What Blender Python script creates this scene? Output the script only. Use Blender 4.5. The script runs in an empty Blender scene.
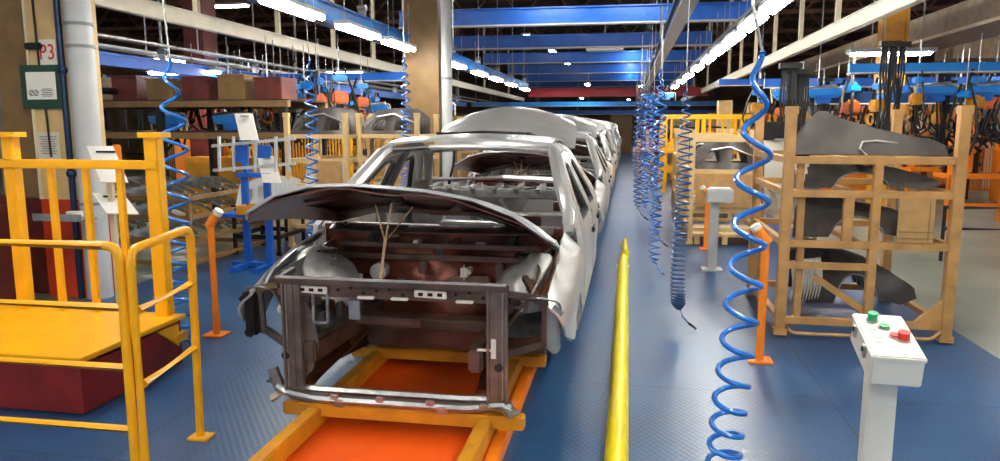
import bpy, bmesh, math, random
from mathutils import Vector, Matrix
from mathutils.geometry import delaunay_2d_cdt
random.seed(7)
C = bpy.context.scene.collection
PI = math.pi
R = math.radians
# ------------------------------------------------------------------ camera
CAM_H = 1.65; FPX = 720.0; PITCH = math.atan(105.5/720); YAW = math.atan(128/720*math.cos(PITCH))
cd = bpy.data.cameras.new('camera'); cam = bpy.data.objects.new('camera', cd); C.objects.link(cam)
cd.sensor_width = 36; cd.lens = 36*FPX/1000; cd.clip_end = 300; cd.clip_start = .05
cam.location = (0, 0, CAM_H); cam.rotation_euler = (PI/2-PITCH, 0, YAW)
bpy.context.scene.camera = cam
# ------------------------------------------------------------------ materials
MATS = {}
def mat(name, col, rough=.5, metal=0., var=0., scale=6., bump=0., bscale=40., emit=0., spec=.5, dark=None, coat=0.):
    if name in MATS: return MATS[name]
    m = bpy.data.materials.new(name); m.use_nodes = True
    nt = m.node_tree; b = nt.nodes['Principled BSDF']
    b.inputs['Base Color'].default_value = (*col, 1); b.inputs['Roughness'].default_value = rough
    b.inputs['Metallic'].default_value = metal; b.inputs['Specular IOR Level'].default_value = spec
    b.inputs['Coat Weight'].default_value = coat
    tc = nt.nodes.new('ShaderNodeTexCoord')
    if var > 0:
        n = nt.nodes.new('ShaderNodeTexNoise'); n.inputs['Scale'].default_value = scale; n.inputs['Detail'].default_value = 5
        nt.links.new(tc.outputs['Object'], n.inputs['Vector'])
        r = nt.nodes.new('ShaderNodeValToRGB'); r.color_ramp.elements[0].position = .35; r.color_ramp.elements[1].position = .65
        d = dark or tuple(c*(1-var) for c in col)
        r.color_ramp.elements[0].color = (*d, 1); r.color_ramp.elements[1].color = (*col, 1)
        nt.links.new(n.outputs['Fac'], r.inputs['Fac']); nt.links.new(r.outputs['Color'], b.inputs['Base Color'])
    if bump > 0:
        n2 = nt.nodes.new('ShaderNodeTexNoise'); n2.inputs['Scale'].default_value = bscale; n2.inputs['Detail'].default_value = 3
        nt.links.new(tc.outputs['Object'], n2.inputs['Vector'])
        bp = nt.nodes.new('ShaderNodeBump'); bp.inputs['Strength'].default_value = bump; bp.inputs['Distance'].default_value = .02
        nt.links.new(n2.outputs['Fac'], bp.inputs['Height']); nt.links.new(bp.outputs['Normal'], b.inputs['Normal'])
    if emit > 0:
        b.inputs['Emission Color'].default_value = (*col, 1); b.inputs['Emission Strength'].default_value = emit
    MATS[name] = m; return m
YEL = mat('yellow_paint', (.95,.45,.004), .34, var=.10, scale=7, bump=.02)
YEL2 = mat('yellow_kerb_paint', (1.0,.80,.004), .36, var=.10, scale=14, bump=.05)
OCH = mat('ochre_paint', (.70,.30,.015), .42, var=.25, scale=7, bump=.04)
ORG = mat('orange_paint', (.95,.25,.010), .38, var=.1, scale=10)
ORD = mat('orange_deck_paint', (.92,.11,.005), .45, var=.16, scale=3, bump=.03)
RED = mat('red_paint', (.28,.018,.012), .45, var=.35, scale=5)
MAR = mat('maroon_paint', (.16,.03,.022), .5, var=.4, scale=6)
BLU = mat('blue_paint', (.008,.13,.60), .38, var=.2, scale=5)
BLL = mat('light_blue_paint', (.012,.25,.78), .32, var=.12, scale=5)
BLD = mat('dark_blue_paint', (.01,.035,.10), .35, metal=.4, var=.3, scale=5)
BLC = mat('blue_hose', (.01,.17,.62), .3, var=.1, scale=20, coat=.5)
BLC2 = mat('navy_hose', (.012,.075,.25), .35, var=.1, scale=20, coat=.4)
CRM = mat('cream_paint', (.68,.47,.21), .5, var=.15, scale=6, bump=.05)
CRM2 = mat('pale_cream_paint', (.72,.62,.42), .5, var=.15, scale=6)
TAN = mat('rack_tan_paint', (.56,.30,.10), .5, var=.3, scale=8, bump=.05)
BRN = mat('brown_paint', (.25,.145,.05), .55, var=.2, scale=5)
TRY = mat('cable_tray_paint', (.84,.77,.60), .45, var=.08)
CRD = mat('cardboard', (.50,.29,.11), .8, var=.2, scale=12)
GRY = mat('light_grey_paint', (.55,.57,.57), .45, var=.1, scale=6)
GRD = mat('grey_paint', (.24,.26,.27), .45, var=.2, scale=6)
OFF = mat('off_white_paint', (.78,.76,.68), .4, var=.06, scale=8)
WHT = mat('white_paper', (.85,.84,.78), .7, var=.05, scale=12)
BLK = mat('black_rubber', (.012,.012,.014), .5)
BKM = mat('dark_metal', (.035,.033,.03), .38, metal=.7, var=.4, scale=8)
STL = mat('steel', (.5,.5,.49), .3, metal=.85, var=.35, scale=14, bump=.04)
ZNC = mat('zinc_coated_body', (.66,.66,.65), .28, metal=.6, var=.06, scale=2.5)
STR = mat('strut_zinc', (.62,.62,.60), .42, metal=.55, var=.35, scale=9, bump=.5, bscale=9)
PST = mat('radiator_post_steel', (.27,.215,.185), .34, metal=.6, var=.4, scale=9, bump=.1)
ZND = mat('zinc_inner_panel', (.30,.29,.28), .35, metal=.75, var=.45, scale=6, bump=.12, bscale=14)
BAY = mat('engine_bay_steel', (.22,.15,.12), .33, metal=.7, var=.5, scale=5, bump=.15, bscale=12)  # bare steel, browned to stand in for the orange deck's reflection
BAR = mat('deck_reflection_steel', (.24,.070,.042), .30, metal=.6, var=.8, scale=3.5, bump=.10, bscale=10)  # bare steel with the orange deck's reflection painted into its colour
HIN = mat('hood_deck_reflection_steel', (.16,.05,.035), .30, metal=.5, var=.5, scale=2.2, bump=.1, bscale=8)  # hood underside steel, reddened by a painted-in reflection of the deck
FND = mat('dark_fender_steel', (.10,.09,.085), .4, metal=.5, var=.4, scale=4)
GRN = mat('green_button', (.0,.32,.11), .35)
REDB = mat('red_button', (.70,.02,.015), .35)
GRB = mat('dark_green_board', (.015,.06,.035), .5, var=.2)
TUBE = mat('fluorescent_tube', (1.,.97,.90), .4, emit=42)
TUBE2 = mat('ceiling_lamp_glass', (1.,.97,.92), .4, emit=38)
INK = mat('black_ink', (.03,.03,.035), .6)
REDI = mat('red_ink', (.62,.03,.03), .6)
# ------------------------------------------------------------------ object helpers
def tag(o, label=None, cat=None, group=None, kind=None):
    if label: o['label'] = label
    if cat: o['category'] = cat
    if group: o['group'] = group
    if kind: o['kind'] = kind
    return o
def thing(name, label, cat, loc=(0,0,0), rz=0., group=None):
    o = bpy.data.objects.new(name, None); C.objects.link(o); o.empty_display_size = .1
    o.location = loc; o.rotation_euler = (0,0,rz)
    return tag(o, label, cat, group)
def copy_tree(o, parent=None):
    c = o.copy(); C.objects.link(c)
    if parent is not None: c.parent = parent
    for ch in list(o.children): copy_tree(ch, c)
    return c
def dup(o, loc=None, rz=None, label=None, group=None, scale=None):
    c = copy_tree(o)
    if loc is not None: c.location = loc
    if rz is not None: c.rotation_euler = (0,0,rz)
    if scale is not None: c.scale = scale if hasattr(scale, '__len__') else (scale,)*3
    return tag(c, label, None, group)
def frame(d):
    d = Vector(d).normalized()
    up = Vector((0,0,1)) if abs(d.z) < .95 else Vector((0,1,0))
    x = d.cross(up).normalized(); return x, x.cross(d).normalized(), d
class MB:
    def __init__(s): s.b = bmesh.new()
    def box(s, c, d, rz=0., rx=0., ry=0., bev=0.):
        m = Matrix.Translation(c) @ Matrix.Rotation(rz,4,'Z') @ Matrix.Rotation(ry,4,'Y') @ Matrix.Rotation(rx,4,'X') @ Matrix.Diagonal((*d,1))
        r = bmesh.ops.create_cube(s.b, size=1, matrix=m)
        if bev > 0:
            es = list({e for v in r['verts'] for e in v.link_edges})
            bmesh.ops.bevel(s.b, geom=es, offset=bev, segments=2, affect='EDGES')
        return s
    def bar(s, p, q, w, h=None, bev=0.):
        """rectangular bar from p to q; w across, h in the upward direction"""
        h = w if h is None else h; p = Vector(p); q = Vector(q); x, y, d = frame(q-p); L = (q-p).length
        m = Matrix((x,y,d)).transposed().to_4x4(); m.translation = (p+q)/2
        r = bmesh.ops.create_cube(s.b, size=1, matrix=m @ Matrix.Diagonal((w,h,L,1)))
        if bev > 0: bmesh.ops.bevel(s.b, geom=list({e for v in r['verts'] for e in v.link_edges}), offset=bev, segments=2, affect='EDGES')
        return s
    def cyl(s, p, q, r0, r1=None, n=16, cap=True):
        r1 = r0 if r1 is None else r1; p = Vector(p); q = Vector(q); x, y, d = frame(q-p)
        m = Matrix((x,y,d)).transposed().to_4x4(); m.translation = (p+q)/2
        bmesh.ops.create_cone(s.b, cap_ends=cap, segments=n, radius1=r0, radius2=r1, depth=(q-p).length, matrix=m); return s
    def sphere(s, c, r, sc=(1,1,1), n=12):
        bmesh.ops.create_uvsphere(s.b, u_segments=n, v_segments=max(6,n*2//3), radius=r, matrix=Matrix.Translation(c) @ Matrix.Diagonal((*sc,1))); return s
    def tube(s, pts, r, n=8, closed=False):
        pts = [Vector(p) for p in pts]; N = len(pts); rings = []; px = None
        for i, p in enumerate(pts):
            a = pts[(i-1) % N] if (closed or i) else p; c = pts[(i+1) % N] if (closed or i < N-1) else p
            d = (c-a).normalized()
            if px is None: x, y, _ = frame(d)
            else:
                x = px - d*px.dot(d); x = x.normalized() if x.length > 1e-6 else frame(d)[0]; y = d.cross(x)
            px = x; rr = r[i] if hasattr(r, '__len__') else r
            rings.append([s.b.verts.new(p + (x*math.cos(t)+y*math.sin(t))*rr) for t in (2*PI*k/n for k in range(n))])
        for i in range(N if closed else N-1):
            A, B = rings[i], rings[(i+1) % N]
            for k in range(n): s.b.faces.new((A[k], A[(k+1)%n], B[(k+1)%n], B[k]))
        if not closed: s.b.faces.new(rings[0][::-1]); s.b.faces.new(rings[-1])
        return s
    def prism(s, pts, dvec):
        a = [s.b.verts.new(p) for p in pts]; d = Vector(dvec); c = [s.b.verts.new(Vector(p)+d) for p in pts]; n = len(pts)
        s.b.faces.new(a[::-1]); s.b.faces.new(c)
        for k in range(n): s.b.faces.new((a[k], a[(k+1)%n], c[(k+1)%n], c[k]))
        return s
    def sheet(s, outline, holes, step, fn, thick=.02):
        """curved panel with cut-outs: 2-D outline and holes meshed, mapped by fn(u,v) and given thickness"""
        def dens(loop):
            o = []
            for i, p in enumerate(loop):
                q = loop[(i+1) % len(loop)]; L = math.dist(p, q); k = max(1, int(round(L/step)))
                for j in range(k): o.append((p[0]+(q[0]-p[0])*j/k, p[1]+(q[1]-p[1])*j/k))
            return o
        loops = [dens(outline)] + [dens(h) for h in holes]
        def inside(p, loop):
            c = False; n = len(loop)
            for i in range(n):
                a, b = loop[i], loop[i-1]
                if (a[1] > p[1]) != (b[1] > p[1]) and p[0] < (b[0]-a[0])*(p[1]-a[1])/(b[1]-a[1])+a[0]: c = not c
            return c
        vs = []; es = []
        for l in loops:
            k = len(vs); vs += l; es += [(k+i, k+(i+1) % len(l)) for i in range(len(l))]
        bnd = list(vs)
        xs = [p[0] for p in outline]; ys = [p[1] for p in outline]
        x = min(xs)+step/2
        while x < max(xs):
            y = min(ys)+step/2
            while y < max(ys):
                p = (x, y)
                if inside(p, loops[0]) and not any(inside(p, h) for h in loops[1:]) and all((p[0]-q[0])**2+(p[1]-q[1])**2 > (step*.45)**2 for q in bnd): vs.append(p)
                y += step
            x += step
        r = delaunay_2d_cdt([Vector(v) for v in vs], es, [], 0, 1e-5)
        V = [s.b.verts.new(fn(v.x, v.y)) for v in r[0]]; fs = []
        for f in r[2]:
            c = (sum(r[0][i].x for i in f)/3, sum(r[0][i].y for i in f)/3)
            if inside(c, loops[0]) and not any(inside(c, h) for h in loops[1:]):
                try: fs.append(s.b.faces.new([V[i] for i in f]))
                except ValueError: pass
        for v in V:
            if not v.link_faces: s.b.verts.remove(v)
        if thick and fs:
            bmesh.ops.recalc_face_normals(s.b, faces=fs)
            used = {v for f in fs for v in f.verts}; W = {}
            for v in used: v.normal_update()
            for v in used: W[v] = s.b.verts.new(v.co - v.normal*thick)
            for f in list(fs):
                s.b.faces.new([W[v] for v in reversed(f.verts)])
            for e in {e for f in fs for e in f.edges}:
                lf = list(e.link_faces)
                if len(lf) == 1:
                    f = lf[0]; vl = list(f.verts)
                    i = vl.index(e.verts[0]); p, q = (e.verts[0], e.verts[1]) if vl[(i+1) % len(vl)] == e.verts[1] else (e.verts[1], e.verts[0])
                    s.b.faces.new((q, p, W[p], W[q]))
        return s
    def build(s, name, m, parent=None, smooth=False, label=None, loc=None):
        me = bpy.data.meshes.new(name); bmesh.ops.recalc_face_normals(s.b, faces=s.b.faces); s.b.to_mesh(me); s.b.free()
        me.materials.append(m)
        if smooth:
            for p in me.polygons: p.use_smooth = True
            me.set_sharp_from_angle(angle=R(38))
        o = bpy.data.objects.new(name, me); C.objects.link(o)
        if parent is not None: o.parent = parent
        if label: o['label'] = label
        if loc: o.location = loc
        return o
def fillet(pts, r, n=5):
    pts = [Vector(p) for p in pts]; o = [pts[0]]
    for i in range(1, len(pts)-1):
        a, b, c = pts[i-1], pts[i], pts[i+1]; rr = min(r, (a-b).length*.49, (c-b).length*.49)
        p = b+(a-b).normalized()*rr; q = b+(c-b).normalized()*rr
        for k in range(n+1):
            t = k/n; o.append(p*(1-t)**2 + b*2*t*(1-t) + q*t*t)
    o.append(pts[-1]); return o
def text(name, body, size, m, parent, M, extr=.001, align='CENTER'):
    cu = bpy.data.curves.new(name, 'FONT'); cu.body = body; cu.size = size; cu.extrude = extr; cu.align_x = align; cu.align_y = 'CENTER'
    t = bpy.data.objects.new('tmp', cu); me = bpy.data.meshes.new_from_object(t); bpy.data.objects.remove(t)
    me.name = name; me.materials.clear(); me.materials.append(m); me.transform(M)
    o = bpy.data.objects.new(name, me); C.objects.link(o); o.parent = parent; return o
# ------------------------------------------------------------------ the setting
def plate_floor():
    m = bpy.data.materials.new('blue_checker_plate'); m.use_nodes = True; nt = m.node_tree; b = nt.nodes['Principled BSDF']; L = nt.links.new
    tc = nt.nodes.new('ShaderNodeTexCoord')
    n = nt.nodes.new('ShaderNodeTexNoise'); n.inputs['Scale'].default_value = 1.1; n.inputs['Detail'].default_value = 8; n.inputs['Roughness'].default_value = .65
    L(tc.outputs['Object'], n.inputs['Vector'])
    r = nt.nodes.new('ShaderNodeValToRGB'); e = r.color_ramp.elements
    e[0].position = .3; e[0].color = (.004,.035,.115,1); e[1].position = .72; e[1].color = (.015,.098,.235,1)
    L(n.outputs['Fac'], r.inputs['Fac'])
    br = nt.nodes.new('ShaderNodeTexBrick'); br.offset = .0; br.inputs['Scale'].default_value = 1; br.inputs['Mortar Size'].default_value = .006
    br.inputs['Brick Width'].default_value = 1.25; br.inputs['Row Height'].default_value = 1.5
    br.inputs['Color1'].default_value = (1,1,1,1); br.inputs['Color2'].default_value = (.88,.88,.88,1); br.inputs['Mortar'].default_value = (.35,.35,.35,1)
    L(tc.outputs['Object'], br.inputs['Vector'])
    mx = nt.nodes.new('ShaderNodeMix'); mx.data_type = 'RGBA'; mx.blend_type = 'MULTIPLY'; mx.inputs[0].default_value = 1
    L(r.outputs['Color'], mx.inputs[6]); L(br.outputs['Color'], mx.inputs[7]); L(mx.outputs[2], b.inputs['Base Color'])
    sp = nt.nodes.new('ShaderNodeSeparateXYZ'); L(tc.outputs['Object'], sp.inputs[0])
    def sn(sock, k):
        a = nt.nodes.new('ShaderNodeMath'); a.operation = 'MULTIPLY'; a.inputs[1].default_value = k; L(sock, a.inputs[0])
        c = nt.nodes.new('ShaderNodeMath'); c.operation = 'SINE'; L(a.outputs[0], c.inputs[0]); return c.outputs[0]
    q = nt.nodes.new('ShaderNodeMath'); q.operation = 'MULTIPLY'; L(sn(sp.outputs[0], 150), q.inputs[0]); L(sn(sp.outputs[1], 110), q.inputs[1])
    bp = nt.nodes.new('ShaderNodeBump'); bp.inputs['Strength'].default_value = .14; bp.inputs['Distance'].default_value = .003
    L(q.outputs[0], bp.inputs['Height']); L(bp.outputs['Normal'], b.inputs['Normal'])
    r2 = nt.nodes.new('ShaderNodeMapRange'); r2.inputs['To Min'].default_value = .24; r2.inputs['To Max'].default_value = .46
    L(n.outputs['Fac'], r2.inputs['Value']); L(r2.outputs[0], b.inputs['Roughness'])
    b.inputs['Specular IOR Level'].default_value = .6
    return m
FLR = plate_floor()
CON = mat('polished_concrete', (.22,.25,.20), .28, var=.35, scale=.9, dark=(.12,.145,.12))
def struct(o): o['kind'] = 'structure'; return o
struct(MB().box((-1.2,30,-.05), (7.7,76,.1)).build('floor', FLR))
struct(MB().box((14.65,30,-.055), (24,76,.1)).build('floor', CON))
struct(MB().box((-17.05,30,-.055), (24,76,.1)).build('floor', CON))
CEI = mat('dark_ceiling_sheeting', (.17,.09,.06), .8, var=.5, scale=1.5)
struct(MB().box((0,30,7.1), (60,76,.2)).build('ceiling', CEI))
WAL = mat('dim_factory_wall', (.30,.20,.12), .85, var=.5, scale=.6)
struct(MB().box((-29,30,3.5), (.3,76,7)).build('wall_left', WAL))
struct(MB().box((29,30,3.5), (.3,76,7)).build('wall_right', WAL))
struct(MB().box((0,68,3.5), (60,.3,7)).build('wall_back', WAL))
# roof trusses: one per bay, each a thing
TRS = mat('truss_brown', (.22,.10,.06), .7, var=.4, scale=2)
for i in range(11):
    y = 6 + i*5.4
    b = MB(); b.bar((-28,y,5.6), (28,y,5.6), .12, .14); b.bar((-28,y,6.8), (28,y,6.8), .12, .14)
    for k in range(28): b.bar((-28+2*k,y,5.6), (-27+2*k,y,6.8), .06); b.bar((-27+2*k,y,6.8), (-26+2*k,y,5.6), .06)
    struct(b.build('trim_%d' % (i+1), TRS))
# ------------------------------------------------------------------ overhead
def overhead_rail(name, x, z, y0, y1, w, h, m, label, lip=None, hang=5.4):
    t = thing(name, label, 'rail', (x,y0,z)); L = y1-y0
    MB().box((0,L/2,0), (w,L,h)).build('web', m, t)
    MB().box((0,L/2,h/2), (w*1.9,L,.02)).build('flange', m, t)
    MB().box((0,L/2,-h/2), (w*1.9,L,.02)).build('flange', lip or m, t)
    k = 0; y = 2.2
    while y < L and k < 14:
        b = MB(); b.tube([(0,y,h/2),(0,y,5.6-z)], .012, 6); b.box((0,y,h/2+.06), (.10,.05,.10)); b.cyl((-.06,y,h/2+.14),(.06,y,h/2+.14), .045, n=12)
        b.build('hanger', STL, t); y += 2.7; k += 1
    return t
overhead_rail('overhead_rail', -3.73, 3.02, -3, 27, .10, .24, BLL, 'light blue overhead rail running above the car bodies', BLD)
overhead_rail('overhead_rail', .60, 3.02, -3, 34, .09, .20, BLD, 'dark blue overhead rail above the walkway coil hoses', GRY)
def tray(x, z, y0, y1, label, h=.17):
    t = thing('cable_tray', label, 'cable tray', (x,y0,z)); L = y1-y0
    MB().box((0,L/2,0), (.12,L,h), bev=.008).build('duct', TRY, t)
    MB().box((.0,L/2,h/2+.008), (.15,L,.016)).build('cover', OFF, t)
    y = 1.2
    while y < L:
        MB().bar((0,y,h/2), (0,y,2.5), .07, .07).build('drop_bracket', CRM2, t); y += 2.3 if y < 20 else 6
    return t
tray(-5.72, 3.02, 1, 40, 'long cream cable tray beside the light blue rail')
tray(2.94, 3.0, 1, 42, 'long cream cable tray above the tan parts racks')
for i, (y, x0, x1) in enumerate([(17.6,-5.6,2.9),(22.8,-5.6,2.4),(28.3,-5.6,2.9),(34,-5.6,2.9),(40,-5.6,2.9),(46,-7,4),(51,-7,4)]):
    names = ['nearest','second','third','fourth','fifth','sixth','farthest']
    t = thing('bridge_beam', 'blue cross beam bridging the overhead rails, %s from the camera' % names[i], 'beam', (0,y,4.2))
    MB().box(((x0+x1)/2,0,0), (x1-x0,.14,.36)).build('web', BLU, t)
    MB().box(((x0+x1)/2,0,.19), (x1-x0,.26,.03)).build('flange', BLU, t); MB().box(((x0+x1)/2,0,-.19), (x1-x0,.26,.03)).build('flange', GRY, t)
t = thing('bridge_beam', 'red cross beam bridging the far end of the line', 'beam', (0,31,3.0))
MB().box((-.5,0,0), (7.4,.16,.34)).build('web', mat('crimson_paint',(.42,.02,.03),.45,var=.2), t); MB().box((-.5,0,.18), (7.4,.3,.03)).build('flange', RED, t)
sidebeam_todo = 0
# fluorescent fixtures
def fixture(x, y, z, label, group=None, L=1.25):
    t = thing('fluorescent_light', label, 'light fixture', (x,y,z), 0, group)
    MB().box((0,0,.05), (.20,L,.05), bev=.01).build('housing', GRY, t)
    for s in (-1,1): MB().cyl((s*.055,-L/2+.03,-.0), (s*.055,L/2-.03,-.0), .034, n=10).build('tube', TUBE, t)
    for s in (-1,1): MB().tube([(0,s*L*.4,.07),(0,s*L*.4,.7)], .006, 5).build('suspension_wire', STL, t)
    return t
f0 = fixture(-3.52, 7.4, 2.86, 'fluorescent fixture under the light blue rail', 'fluorescent lights under the light blue rail')
for y in (-2.5, .6, 3.8, 9.3, 11.0, 12.9, 14.8, 17.2, 19.4, 22, 25): dup(f0, (-3.52,y,2.86))  # row carried on unseen behind the camera, added for its light
f1 = fixture(1.5, 8.1, 2.9, 'fluorescent fixture hanging between the dark blue rail and the cream tray', 'fluorescent lights over the walkway')
for y in (-2.5, -.4, 1.8, 4.0, 6.1, 9.7, 11.4, 13.0, 14.8, 17, 19.5, 22, 25): dup(f1, (1.5,y,2.9))  # fixtures behind the camera are unseen extras that add light
wp = thing('light_carrier_channel', 'grey channel carrying the row of walkway lights', 'channel', (1.5,0,3.06)); MB().box((0,14,0), (.1,34,.06)).build('channel', GRD, wp)
# high ceiling lamps, with unseen ones added to brighten the bays
c0 = thing('ceiling_lamp', 'bright tube lamp high under the dark ceiling', 'light fixture', (-1.9,16.5,4.7), PI/2, 'tube lamps high under the ceiling')
MB().box((0,0,.05), (.3,1.3,.06)).build('housing', GRD, c0); MB().box((0,0,0), (.2,1.2,.05), bev=.015).build('diffuser', TUBE2, c0)
for x, y, z in [(.05,16.5,4.75),(.05,24,4.4),(.05,28,4.6),(.05,33,4.5),(.05,40,4.5),(-3.4,25,4.6),(-3.1,30,4.6),(-3,36,4.6),(4.2,13,2.8),(7.4,14.2,3.0),(8.6,11,3.0),(12,15,3.2),(6,20,3.3),(9.5,22,3.4),(-8.5,13,2.9),(-11,16,3.1),(-7.2,11,2.5),(-12.5,20,3.2),(-9,24,3.2),(-7,17,2.9),
                (-9,3,4.9),(-6,8,5.0),(-2,4,5.0),(2.5,8,5.0),(6,3,4.9),(8,8,4.9),(5,6,4.9),(11,9,4.9),(4,17,4.9),(8,17,4.9),(12,18,4.9),(-7,15,4.9),(-11,12,4.9),(-11,19,4.9),(-5,12,4.9),(-2,-3,5),(4,-3,5),(-8,-3,5)]: dup(c0, (x,y,z), 0 if y > 24 else PI/2)  # upper lamps out of view, added to brighten the bays
for x, y in ((-2,36),(.6,38),(-1,48),(1.5,50),(-3.4,54),(0,58)): dup(c0, (x,y,3.6), 0)  # extra lamps added to lift the dark far end
# air vents
for x, y, z, w, lb in [(-1.2,19,5.2,1.4,'slatted air vent box under the ceiling above the blue beams'),(-.9,27,4.3,1.3,'pale extraction hood hanging over the middle of the line')]:
    t = thing('air_vent', lb, 'air vent', (x,y,z)); MB().box((0,0,.15), (w,.7,.3)).build('hood', BRN if y<20 else OFF, t)
    b = MB(); [b.box((0,-.37,.04+.035*k), (w*.9,.03,.015)) for k in range(7)]; b.build('slats', OFF, t)
    MB().tube([(0,0,.3),(0,0,1.3)], .03, 6).build('suspension_rod', STL, t)
# blue service beams over the side bays, pipes
def sidebeam(x0, x1, y, z, m, label, h=.16):
    t = thing('crane_rail', label, 'rail', (0,y,z))
    MB().box(((x0+x1)/2,0,0), (x1-x0,.10,h)).build('web', m, t); MB().box(((x0+x1)/2,0,-h/2), (x1-x0,.2,.02)).build('flange', GRY, t)
    for k in range(int((x1-x0)/2.5)): MB().tube([(x0+1+2.5*k,0,h/2),(x0+1+2.5*k,0,5.6-z)], .012, 5).build('hanger', STL, t)
sidebeam(3.3, 12, 12, 2.5, BLL, 'light blue crane rail over the weld gun bay', .14)
sidebeam(2.6, 16, 15, 2.45, BLU, 'blue crane rail behind the weld gun bay')
sidebeam(2.2, 16, 19, 2.7, BLU, 'blue crane rail far behind the tan racks')
sidebeam(3.2, 14, 13.4, 2.1, BLD, 'dark blue crane rail low over the weld guns', .18)
overhead_rail('overhead_rail', -6.75, 2.5, 2.2, 30, .08, .15, BLU, 'deep blue overhead rail running below the cream cable tray')
sidebeam(-8, 5, 37, 2.7, BLL, 'light blue crane rail crossing below the red beam', .22)
sidebeam(-9, 6, 44, 2.4, BLU, 'blue crane rail at the far end below the red beam', .25)
sidebeam(-18, -4.2, 14, 2.6, BLU, 'blue crane rail far over the left weld bay', .16)
for x, y0, y1, z, r, m, lb in [(-6.3,2,34,2.72,.03,STL,'thin steel pipe under the cream tray'),(-7.15,2,34,2.72,.04,GRY,'pale grey pipe outside the thin steel pipe'),(-7.6,3,34,2.15,.05,BKM,'dark pipe low over the left racks')]:
    t = thing('service_pipe', lb, 'pipe', (x,y0,z)); MB().cyl((0,0,0),(0,y1-y0,0), r).build('pipe', m, t, True)
    b = [MB().tube([(0,y,0),(0,y,3)], .01, 5).build('hanger', STL, t) for y in range(3, int(y1-y0), 5)]
t = thing('air_duct', 'long beige air duct under the ceiling of the weld gun bay', 'duct', (5.6,3,3.35))
MB().box((0,11,0), (.9,22,.45)).build('duct', mat('duct_beige',(.30,.22,.13),.6,var=.3), t); MB().box((-.46,11,-.2), (.02,22,.05)).build('seam', CRM2, t)
t = thing('air_duct', 'dark beige cross duct above the blue crane rail', 'duct', (11.5,16.9,3.25))
MB().box((0,0,0), (10,.9,.5)).build('duct', MATS['duct_beige'], t); MB().box((0,-.46,.2), (10,.02,.04)).build('seam', OFF, t)
t = thing('valve_cluster', 'grey pipe and valve cluster hanging from the ceiling above the weld bay', 'valves', (4.9,7.0,3.0))
for k in range(5): MB().tube(fillet([(-.25+k*.12,.1*(k%2),2.4),(-.25+k*.12,.1*(k%2),.3+.07*k),(-.1+k*.1,-.1,.0)], .1), .028, 8).build('pipe', STL, t, True)
for k in range(4): MB().cyl((-.2+k*.12,-.05,.12),(-.2+k*.12,-.05,.28), .045).cyl((-.2+k*.12,-.12,.2),(-.2+k*.12,.02,.2), .03).build('valve', GRY, t, True)
MB().box((.25,0,-.15), (.22,.18,.3), bev=.02).build('valve_box', CRM, t)
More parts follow.
